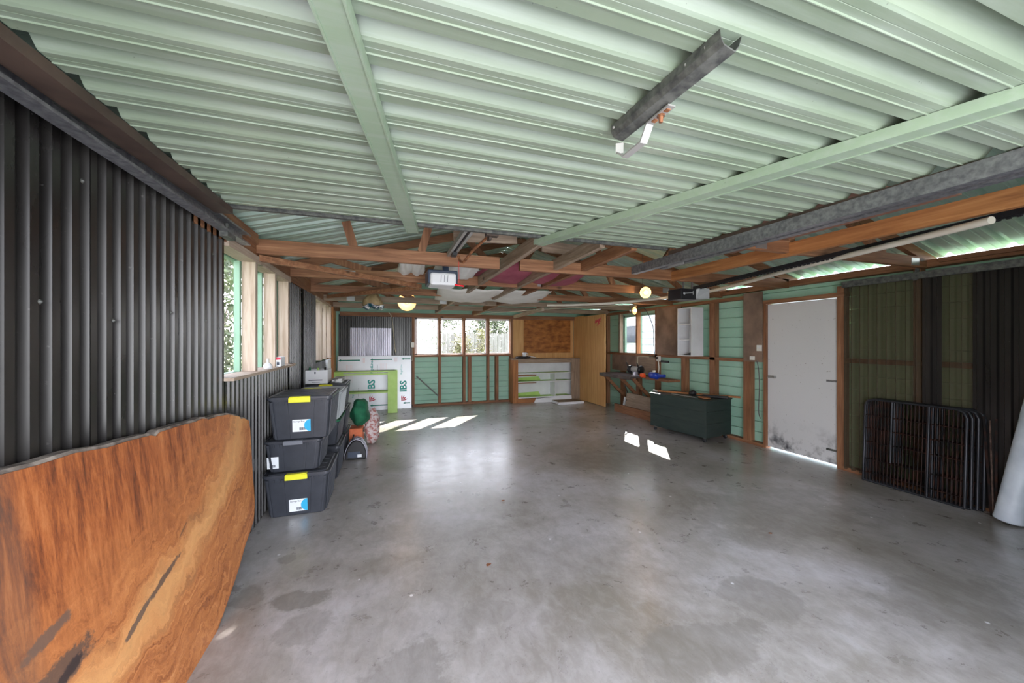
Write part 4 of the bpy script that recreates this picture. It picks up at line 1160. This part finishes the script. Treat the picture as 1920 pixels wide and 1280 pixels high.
o = MB().box(-0.70,-0.58,5.20,5.55,0.946,1.0).build('magazine_stack', mottled('glossy printed paper',(0.12,0.12,0.12),(0.7,0.7,0.7),0.3,0,14,0,(1,1,3),0.45,0.55), bevel=0.004)
tag(o, 'black and white printed packet lying right of the white carton', 'packet')

# bags and bundles on the floor
def blob(name, c, r, mat, seed, amp, parent=None, flat=None, n=20, power=2.6):
    mb = MB(); prof = []
    vs = []; fs = []; m_ = 14
    for j in range(m_+1):
        t = -PI/2 + PI*j/m_
        for i in range(n):
            a = 2*PI*i/n
            def sp(v, e): return math.copysign(abs(v)**e, v)
            e = 2.0/power
            x = r[0]*sp(math.cos(t),e)*sp(math.cos(a),e); y = r[1]*sp(math.cos(t),e)*sp(math.sin(a),e); z = r[2]*sp(math.sin(t),e)
            p = Vector((x,y,z)); q = Vector(c)+p
            p += p.normalized()*amp*(mnoise.noise(q*9+Vector((seed,0,0)))+0.5*mnoise.noise(q*24+Vector((0,seed,0)))) if p.length else p
            q = Vector(c)+p
            if flat is not None: q.z = max(q.z, flat)
            vs.append(q)
    for j in range(m_):
        for i in range(n):
            i2=(i+1)%n; fs.append((j*n+i,j*n+i2,(j+1)*n+i2,(j+1)*n+i))
    mb.add(vs, fs, True)
    return mb.build(name, M[mat], parent)
cr_ = empty('plastic_crate', (-0.42,5.3,0.0), 'orange sided case under the green canvas bundle', 'case')
MB().box(-0.505,-0.335,5.24,5.52,0.0,0.33).build('case_body', M['orangebag'], cr_, bevel=0.02)
MB().box(-0.345,-0.325,5.28,5.48,0.27,0.30).build('handle', M['black'], cr_)
o = blob('canvas_bundle', (-0.372,5.34,0.53), (0.11,0.15,0.18), 'canvas', 3, 0.035, n=32, power=2.3); tag(o, 'bundled dark green canvas piled on the orange case', 'bundle')
o = blob('cloth_bundle', (-0.24,5.72,0.24), (0.10,0.14,0.24), 'plaid', 9, 0.05, flat=0.002, n=26); tag(o, 'pink and grey checked cloth bundle standing behind the black tool bag', 'bundle')
def toolbag(x, y, lab, L=0.20):
    r = empty('tool_bag', (x, y, 0), lab, 'bag', 'black tool bags on the floor')
    prof_ = [(-0.12,0.0),(0.12,0.0),(0.125,0.07),(0.10,0.15),(0.06,0.215),(0.0,0.235),(-0.05,0.215),(-0.10,0.14),(-0.125,0.06)]
    b_ = MB().quadbox([(x+px, y, pz+0.002) for px, pz in prof_], (0.0,L,0))
    b_.build('bag_body', M['black'], r, bevel=0.012)
    for k in (0.15,0.5,0.85):
        MB().tube([(x+px*1.04, y+L*k, pz*1.03+0.006) for px, pz in prof_[1:]]+[(x-0.125,y+L*k,0.01)], 0.006, 6).build('piping', M['palesteel'], r)
    MB().box(x-0.09,x+0.05,y-0.004,y,0.03,0.10).build('front_pocket', M['openernavy'], r)
    MB().box(x+0.02,x+0.07,y-0.007,y-0.004,0.03,0.065).build('paper_tag', M['label'], r)
    MB().tube(smooth_path([(x-0.05,y+0.05,0.22),(x-0.03,y+L/2,0.29),(x-0.05,y+L-0.05,0.22)]),0.008,6).build('carry_handle', M['black'], r)
toolbag(-0.40,4.98,'black tool bag with pale piping on the floor beside the tub stacks')

# small things on the left window ledge and in the far window
j = empty('glass_jar', (-0.975,3.60,1.248), 'small white topped glass jar on the left window ledge', 'jar')
MB().lathe([(0,0),(0.032,0),(0.034,0.03),(0.02,0.045),(0.02,0.05),(0,0.05)],(-0.975,3.60,1.249),(0,0,1),16).build('jar_body', M['white'], j)
MB().lathe([(0.010,0.05),(0.010,0.085),(0,0.085)],(-0.975,3.60,1.249),(0,0,1),12).build('nozzle', M['cream'], j)
b_ = empty('carton', (-0.975,3.97,1.248), 'small red and white carton on the left window ledge', 'box')
MB().box(-1.0,-0.953,3.90,4.04,1.249,1.335).build('carton_body', M['label'], b_, bevel=0.003)
MB().box(-0.9995,-0.955,3.8985,3.90,1.31,1.334).build('print_patch', M['inkred'], b_)
MB().box(-0.985,-0.965,3.8985,3.90,1.262,1.29).build('barcode', M['ink'], b_)
o = MB().box(-1.0,-0.96,6.70,7.05,1.0,1.18).build('white_packet', M['label'], bevel=0.01); tag(o, 'white wrapped packet below the far left window by the corner', 'packet')
o.location.z = 1.0

# ------------------------------------------------------------------ foam insulation board against the back wall
ib = empty('insulation_board', (-0.29,8.48,0.0), 'white foam insulation board with green arrows leaning on the black back wall', 'insulation board')
ix0, ix1, iy0, izt = -1.04, 0.465, 8.45, 1.165
lean = 0.10
def iy(z): return iy0 + lean*z/izt
MB().quadbox([(ix0,iy(0),0.0),(ix1,iy(0),0.0),(ix1,iy(izt),izt),(ix0,iy(izt),izt)], (0,0.04,0.003)).build('board', M['ibs'], ib)
def istrip(mb, x0, x1, z0, z1, e=0.0012):
    mb.quadbox([(x0,iy(z0)-0.0005,z0),(x1,iy(z0)-0.0005,z0),(x1,iy(z1)-0.0005,z1),(x0,iy(z1)-0.0005,z1)], (0,-e,0))
for xa, xb, z in ((-1.03,-0.60,1.075),(-0.40,0.06,1.085),(0.25,0.45,1.09),(-0.40,0.02,0.10),(-0.72,-0.60,0.10),(0.28,0.44,0.12)):
    ar = MB(); e1 = 0.0012
    ar.quadbox([(xa,iy(z)-0.0005,z),(xa+0.055,iy(z)-0.0005,z-0.026),(xa+0.055,iy(z)-0.0005,z-0.012),(xb,iy(z)-0.0005,z-0.012),(xb,iy(z)-0.0005,z+0.012),(xa+0.055,iy(z)-0.0005,z+0.012),(xa+0.055,iy(z)-0.0005,z+0.026)], (0,-e1,0))
    ar.build('printed_arrow', M['inkgreen'], ib)
def itext(s, size, x, z, mat, bold=0.0):
    text_part(s, size, M[mat], ib, frame_matrix((x, iy(z)-0.0022, z), (0,lean/izt,1), (-1,0,0)), 'lettering', bold)
itext('IBS', 0.20, 0.36, 0.36, 'inkteal', 0.006)
itext('IBS', 0.20, -0.30, 0.40, 'inkteal', 0.006)
itext('RigidLine', 0.075, -0.34, 0.78, 'inkteal', 0.002)
itext('RigidLine', 0.06, 0.27, 0.75, 'inkteal', 0.0)
itext('RigidLine', 0.05, -0.72, 0.28, 'inkteal', 0.0)
itext('wall insulation board', 0.028, -0.24, 0.74, 'ink')
itext('wall insulation board', 0.022, -0.62, 0.30, 'ink')
rp = MB()
for x, z in ((-0.52,1.05),(0.145,1.06),(-0.52,0.06)):
    for k in range(3): istrip(rp, x-0.035+k*0.022, x-0.028+k*0.022, z-0.03, z+0.07)
for x, z in ((-0.80,0.82),(-0.12,0.84),(-0.80,0.60)):
    for k in range(6): istrip(rp, x-0.07+k*0.025, x-0.066+k*0.025, z, z+0.16)
rp.build('small_print', M['inkpink'], ib)
fl_ = MB()
for x, z in ((0.30,0.20),(-0.36,0.22)):
    for k in range(4):
        a0 = 0.25 + k*0.36
        P0 = (x-0.05, z-0.04)
        def pt(r, a): return (P0[0]+r*math.cos(a), P0[1]+r*math.sin(a))
        q = [P0, pt(0.10,a0), pt(0.15,a0+0.12), pt(0.10,a0+0.26)]
        fl_.quadbox([(u,iy(v)-0.0005,v) for u, v in q], (0,-0.0013,0))
fl_.build('red_emblem', M['inkred'], ib, label='red fan shaped emblem')

# lime painted shelf frame in front of the board
gs = empty('shelf_frame', (-0.45,8.1,0), 'lime green two tier shelf frame standing before the foam board', 'shelf')
for xa, xb, lb in ((-0.032,0.160,'r'),(-1.065,-0.870,'l')):
    MB().box(xa, xb, 7.990, 8.012, 0.0, 0.875).build('upright', M['lime'], gs, bevel=0.002)
MB().box(-1.06,-1.04,8.012,8.30,0,0.86).box(0.02,0.04,8.012,8.30,0,0.86).build('side_panel', M['lime'], gs)
MB().box(-1.04,0.16,8.012,8.30,0.850,0.872).box(-0.87,-0.03,7.995,8.012,0.80,0.83).build('shelf', M['lime'], gs)
MB().box(-0.87,-0.03,8.002,8.30,0.425,0.450).build('shelf', M['lime'], gs)

# ------------------------------------------------------------------ open shelves in the back corner
ns = empty('open_shelf_unit', (3.6,8.45,0), 'wide open shelf unit with grey top rail in the back right corner', 'shelf unit')
MB().box(2.80,2.93,8.30,8.64,0,1.04).build('side_panel', M['orangeZ'], ns)
MB().box(4.35,4.59,8.295,8.315,0.03,1.05).build('end_board', M['greyZ'], ns, label='weathered grey end board')
MB().box(2.80,4.59,8.29,8.64,1.035,1.06).box(2.93,4.35,8.29,8.31,0.955,1.035).build('top_rail', M['greyX'], ns)
MB().box(2.93,4.59,8.60,8.64,0.0,1.035).build('back_panel', M['white'], ns)
MB().box(3.90,3.915,8.30,8.60,0.13,0.70).build('divider', M['white'], ns)
for z in (0.705,0.505,0.125):
    s_ = MB().box(2.93,4.35,8.31,8.60,z-0.012,z+0.006).build('shelf', M['lime'], ns)
    MB().box(2.93,4.35,8.30,8.311,z-0.014,z+0.007).build('edge_strip', M['white'] , s_)
MB().box(2.93,3.40,8.298,8.305,0.645,0.675).box(2.93,3.40,8.298,8.305,0.468,0.488).build('shelf_cleat', M['timberX'], ns)
for z in (0.511,0.131): MB().quadbox([(2.95,8.56,z+0.004),(3.62,8.56,z+0.004),(3.58,8.594,z+0.085),(2.95,8.594,z+0.07)],(0,0.004,0)).build('shelf_liner', M['lime'], ns)
MB().box(2.93,3.4,8.31,8.33,0,0.10).build('kick_board', M['orangeX'], ns)
o = MB().quadbox([(3.32,8.24,0.0),(4.34,8.24,0.0),(4.34,8.27,0.13),(3.38,8.27,0.09)],(0,0.015,0)).build('white_board', M['white']); tag(o, 'white board leaning along the foot of the corner shelves', 'board')
o = MB().box(3.75,4.42,7.78,8.16,0.001,0.055).build('shallow_tray', M['white'], bevel=0.004); tag(o, 'flat white and grey panel lying on the floor before the corner shelves', 'panel')
tpz = o
k_ = MB().box(3.765,4.40,7.80,8.15,0.056,0.059).build('top_face', M['greyX'], tpz)
o = blob('dark_cloth', (3.10,8.45,1.085), (0.19,0.10,0.035), 'black', 4, 0.04, flat=1.061); tag(o, 'crumpled black cloth on top of the corner shelf unit', 'cloth')
mg = empty('mug', (3.14,8.42,1.115), 'white mug on the black cloth above the corner shelves', 'mug')
MB().lathe([(0,0.0),(0.045,0.0),(0.05,0.09),(0.046,0.09),(0.04,0.01),(0,0.01)],(3.13,8.40,1.118),(0,0,1),20).build('cup', M['white'], mg)
MB().tube(smooth_path([(3.175,8.40,1.195),(3.21,8.40,1.185),(3.21,8.40,1.145),(3.175,8.40,1.14)]),0.007,6).build('handle', M['white'], mg)
o = MB().tube([(3.22,8.38,1.128),(3.42,8.36,1.085)],0.008,8).build('white_rod', M['white']); tag(o, 'thin white rod lying beside the mug on the corner shelf unit', 'rod')

# ------------------------------------------------------------------ workbench on the right wall
M['benchdark'] = mottled('dark worn bench timber', (0.045,0.032,0.030), (0.13,0.095,0.085), 0.4, 0, 5, 0.05, (1,1,1), 0.3, 0.7, 7, True)
wb_ = empty('workbench', (4.6,6.3,0), 'dark wooden workbench on diagonal struts under the side window', 'workbench')
MB().box(4.40,4.94,5.92,7.08,0.775,0.80).build('bench_top', M['benchdark'], wb_, bevel=0.003)
MB().box(4.385,4.405,5.95,7.05,0.735,0.80).build('front_rail', M['benchdark'], wb_)
MB().box(4.68,4.94,5.28,5.92,0.755,0.795).build('end_plank', M['timberY'], wb_, label='dark plank end')
for y in (6.98, 6.40, 5.98):
    MB().beam((4.46,y,0.76),(4.95,y,0.30),0.045,0.06).build('strut', M['timberX'], wb_)
MB().beam((4.93,6.95,0.62),(4.93,6.62,0.08),0.012,0.02,(1,0,0)).build('brace_strap', M['galvdull'], wb_)
g_ = empty('bench_grinder', (4.72,6.35,0.80), 'silver bench grinder with black wheel guards on the workbench', 'grinder')
GX, GY = 4.60, 6.10
MB().box(GX-0.05,GX+0.07,GY-0.06,GY+0.06,0.801,0.815).quadbox([(GX-0.03,GY-0.04,0.815),(GX+0.05,GY-0.04,0.815),(GX+0.03,GY-0.03,0.90),(GX-0.01,GY-0.03,0.90)],(0,0.08,0)).build('foot', M['palesteel'], g_, bevel=0.004)
ax_ = Vector((0.25,-1,0)).normalized()
cc = Vector((GX+0.01,GY,0.93))
MB().lathe([(0,-0.085),(0.045,-0.085),(0.055,-0.07),(0.055,0.07),(0.045,0.085),(0,0.085)], cc, ax_, 24).build('motor', M['zinc'], g_)
for s_ in (-1,1):
    q = cc + ax_*s_*0.125
    MB().lathe([(0,-0.03),(0.07,-0.03),(0.078,-0.02),(0.078,0.02),(0.07,0.03),(0,0.03)], q, ax_, 26).build('wheel_guard', M['blackgloss'], g_)
    MB().beam(q+Vector((-0.06,0,0.05)), q+Vector((-0.09,0,0.14)),0.03,0.004).build('eye_shield', M['black'], g_)
bt = empty('power_tool', (4.62,5.62,0.80), 'blue power tool lying on the workbench near the outlet', 'tool')
blob('tool_body', (4.60,5.55,0.862), (0.07,0.12,0.062), 'blue', 2, 0.02, bt, power=3)
MB().tube([(4.60,5.45,0.86),(4.62,5.30,0.87)],0.030,12).build('grip', M['blue'], bt)
MB().lathe([(0.022,0),(0.03,0.015),(0.03,0.03),(0,0.035)],(4.56,5.50,0.925),(0,0,1),14).build('dial', M['cream'], bt)
o2_ = blob('orange_tool', (4.52,5.76,0.845), (0.045,0.065,0.043), 'redorange', 5, 0.015, power=3); tag(o2_, 'small orange red tool on the workbench next to the blue one', 'tool')
ot = empty('power_outlet', (4.93,5.84,1.15), 'white weatherproof outlet with black plug at the end of the workbench', 'outlet')
MB().box(4.90,4.95,5.78,5.85,1.10,1.20).build('plate', M['cream'], ot, bevel=0.004)
MB().lathe([(0,0),(0.022,0.0),(0.022,0.03),(0,0.03)],(4.90,5.815,1.165),(-1,0,0),12).build('plug', M['black'], ot)
MB().tube(smooth_path([(4.92,5.815,1.10),(4.92,5.80,0.98),(4.86,5.74,0.90),(4.75,5.62,0.86)]),0.009,8).build('cord', M['cream'], ot)
MB().box(4.925,4.94,5.55,5.76,1.08,1.12).build('isolator', M['black'], ot)
o = MB().tube(smooth_path([(4.93,6.10,1.17),(4.93,6.42,1.165),(4.93,6.45,1.10),(4.93,6.44,0.82)]),0.007,6).build('cable', M['cablewhite']); tag(o, 'pale cable looping down the board behind the bench grinder', 'cable')

# planks on edge by the floor under the bench
o = MB().beam((4.56,6.72,0.085),(4.60,5.25,0.085),0.035,0.165).build('timber_plank', M['timberY'], bevel=0.003); tag(o, 'brown plank lying on edge on the floor under the workbench', 'plank')
o = MB().quadbox([(4.66,6.52,0.10),(4.66,5.3,0.10),(4.70,5.3,0.40),(4.70,6.40,0.42),(4.70,6.50,0.40)],(0.03,0,0)).build('board_offcut', M['greyY']); tag(o, 'weathered grey board leaning above the floor plank under the workbench', 'board')
o = MB().quadbox([(4.74,6.72,0.02),(4.74,6.53,0.02),(4.76,6.53,0.30),(4.76,6.68,0.30)],(0.015,0,0)).build('white_offcut', M['white']); tag(o, 'small white offcut at the left end of the grey board under the bench', 'offcut')

# ------------------------------------------------------------------ dark green chest on castors
A0 = Vector((4.345,4.14,0)); ux = Vector((0.985,0.17,0)).normalized(); uy = Vector((-0.17,0.985,0)).normalized()
def cb(mb, a0, a1, b0, b1, z0, z1):
    pts = [A0 + ux*a0 + uy*b0, A0 + ux*a1 + uy*b0, A0 + ux*a1 + uy*b1, A0 + ux*a0 + uy*b1]
    return mb.quadbox([(p.x,p.y,z0) for p in pts], (0,0,z1-z0))
ch_ = empty('storage_chest', (4.6,4.6,0), 'dark green timber chest on castors before the mint weatherboards', 'chest')
cb(cb(cb(MB(),0,0.60,0,1.0,0.075,0.27),0.0,0.60,0,1.0,0.272,0.45),0,0.60,0,1.0,0.452,0.60).build('carcass', M['chest'], ch_)
cb(MB(),-0.012,0.612,-0.012,1.012,0.602,0.622).build('chest_lid', M['chest'], ch_, bevel=0.003)
for a_, b__ in ((0.05,0.06),(0.55,0.06),(0.05,0.94),(0.55,0.94)):
    p = A0 + ux*a_ + uy*b__
    c_ = MB().lathe([(0,-0.012),(0.026,-0.012),(0.028,-0.008),(0.028,0.008),(0.026,0.012),(0,0.012)], (p.x,p.y,0.0285), ux, 18).build('castor', M['black'], ch_)
    MB().quadbox([(p.x-0.006,p.y-0.02,0.075),(p.x+0.006,p.y-0.02,0.075),(p.x+0.006,p.y-0.014,0.03),(p.x-0.006,p.y-0.014,0.03)],(0,0.035,0)).build('fork', M['zinc'], c_)
# things on the chest
sh_ = empty('garden_tool', (4.6,4.8,0.622), 'long wooden handled garden tool with black head across the chest lid', 'garden tool')
MB().tube([(4.30,5.10,0.645),(4.98,4.12,0.645)],0.015,10).build('tool_handle', M['orangeX'], sh_)
MB().tube([(4.30,5.10,0.645),(4.26,5.16,0.645)],0.019,10).build('ferrule', M['zinc'], sh_)
o = blob('work_glove', (4.47,4.30,0.640), (0.05,0.10,0.018), 'orangebag', 6, 0.02, flat=0.623); o.data.materials[0] = M['rust']; tag(o, 'rusty orange work glove near the front of the chest lid', 'glove')
o = MB().beam((4.60,4.46,0.643),(4.80,4.17,0.643),0.07,0.036).build('black_level', M['black'], bevel=0.01); tag(o, 'flat black case lying on the chest beside the glove', 'case')
o = blob('black_bundle', (4.555,4.60,0.665), (0.045,0.045,0.040), 'black', 2, 0.02, flat=0.624); tag(o, 'round black roll at the middle of the chest lid', 'roll')
o = MB().beam((4.375,4.85,0.628),(4.43,4.42,0.628),0.05,0.008).build('metal_strip', M['zinc'], bevel=0.002); tag(o, 'shiny flat metal strip on the left edge of the chest lid', 'strip')

# ------------------------------------------------------------------ white wall cabinet
wc = empty('wall_cabinet', (4.83,4.95,1.23), 'small white open wall cabinet above the chest', 'cabinet')
X0, X1, Y0, Y1, Z0, Z1 = 4.705, 4.955, 4.78, 5.09, 1.235, 2.045
MB().box(X0,X1,Y0,Y0+0.016,Z0,Z1).build('side_panel', M['white'], wc)
MB().box(X0,X1,Y1-0.016,Y1,Z0,Z1).build('side_panel', M['white'], wc)
MB().box(X1-0.012,X1,Y0+0.016,Y1-0.016,Z0,Z1).build('back_panel', M['white'], wc)
for z in (Z0, 1.50, 1.76, Z1-0.016): MB().box(X0+0.004,X1-0.012,Y0+0.016,Y1-0.016,z,z+0.016).build('shelf', M['white'], wc)
o = MB().quadbox([(4.74,4.83,1.252),(4.74,5.0,1.252),(4.74,4.83,1.30)],(0.03,0,0)).build('black_wedge', M['black']); tag(o, 'small black wedge on the bottom shelf of the white cabinet', 'wedge')
for y, z, hgt, lb in ((3.755,1.345,0.085,'white double light switch on the brown hardboard beside the side door'),(3.86,1.215,0.055,'white socket under the light switch beside the side door')):
    s_ = empty('wall_switch', (4.94,y,z), lb, 'switch')
    MB().box(4.930,4.94,y-0.0,y+0.075,z,z+hgt).build('plate', M['cream'], s_, bevel=0.003)
    MB().box(4.926,4.930,y+0.02,y+0.035,z+hgt*0.5,z+hgt*0.8).box(4.926,4.930,y+0.045,y+0.06,z+hgt*0.5,z+hgt*0.8).build('rocker', M['white'], s_)

# ------------------------------------------------------------------ wire pen panels leaning on the right wall
def wirepanel(x, lab, y0=1.80, y1=2.54, h=0.86, lean_=0.07, dark=True):
    r = empty('wire_pen_panel', (x, (y0+y1)/2, 0), lab, 'wire panel', 'folded wire pen panels')
    def p(y, z): return (x + lean_*z/h, y, z)
    f = [p(y0,0.012), p(y0,h-0.07), p(y0+0.02,h-0.02), p(y0+0.07,h), p(y1-0.07,h), p(y1-0.02,h-0.02), p(y1,h-0.07), p(y1,0.012), p(y0,0.012)]
    MB().tube(f, 0.012, 8).build('tube_frame', M['framesteel'], r)
    g = MB()
    n = 26
    for k in range(1, n):
        y = y0 + (y1-y0)*k/n; g.tube([p(y,0.012), p(y,h-0.004)], 0.0042, 5)
    for z in (0.10,0.24,0.42,0.56,0.70): g.tube([p(y0,z), p(y1,z)], 0.0055, 5)
    g.build('wire_grid', M['wire'], r)
    for y in (y0+(y1-y0)*0.33, y0+(y1-y0)*0.70): MB().tube([p(y,0.25 if y>2.2 else 0.0+0.012), p(y,h)], 0.010, 8).build('gate_bar', M['framesteel'], r)
    return r
for i, (x, off, lb) in enumerate(((4.800,0.0,'foremost black wire pen panel leaning below the smoky sheet'),(4.832,-0.025,'second black wire pen panel in the leaning set'),(4.864,-0.05,'third black wire pen panel in the leaning set'),(4.896,-0.075,'rearmost black wire pen panel against the wall'))):
    wirepanel(x, lb, 1.80+off, 2.53+off*0.2, 0.87, 0.03 if i else 0.045)
M['stripdull'] = mottled('dull brown rusted steel', (0.05,0.03,0.025),(0.16,0.10,0.08),0.6,0.4,30)
tg = empty('rusty_stand', (4.87,1.62,0), 'rusty metal strips standing right of the wire pen panels', 'metal strips')
MB().beam((4.85,1.665,0.0),(4.90,1.725,0.83),0.015,0.005,(1,0,0)).build('strip', M['wire'], tg)
MB().beam((4.84,1.635,0.0),(4.90,1.655,0.82),0.015,0.005,(1,0,0)).build('strip', M['wire'], tg)
MB().beam((4.84,1.65,0.0),(4.90,1.69,0.80),0.010,0.005,(1,0,0)).build('strip', M['stripdull'], tg)
# pale pipe at the right edge of the view
pp = empty('pale_pipe', (4.80,1.555,0), 'pale blue grey pipe leaning into view at the right edge', 'pipe')
a = Vector((4.79,1.555,0.02)); c = Vector((4.83,1.37,1.25)); dr = (c-a).normalized()
L_ = (c-a).length
MB().lathe([(0.074,0.004),(0.080,0.0),(0.083,0.01),(0.080,0.03),(0.080,L_),(0.074,L_),(0.074,0.004)], a, dr, 32).build('pipe_body', M['paleblue'], pp)
# dry leaves and paint chips on the floor
rdl = random.Random(11)
for k, (x, y, c_) in enumerate(((1.00,3.25,'rust'),(2.78,2.05,'rust'),(0.62,2.35,'rust'),(0.25,8.45,'label'),(0.85,8.40,'label'),(1.35,8.38,'label'))):
    q = [(x+0.018*rdl.uniform(.6,1.2)*math.cos(a), y+0.014*math.sin(a)*rdl.uniform(.6,1.2), 0.004+0.006*rdl.random()) for a in [j*PI/3 for j in range(6)]]
    o = MB().quadbox(q, (0,0,0.0015)).build('dry_leaf' if c_ == 'rust' else 'paper_scrap', M[c_])
    tag(o, {0:'curled brown leaf in the middle of the floor',1:'brown leaf on the right of the floor near the corner',2:'small brown leaf on the near floor',3:'white scrap at the foot of the back wall, leftmost',4:'white scrap under the second bay of the back wall',5:'white scrap under the third bay of the back wall'}[k], 'leaf' if c_ == 'rust' else 'scrap')
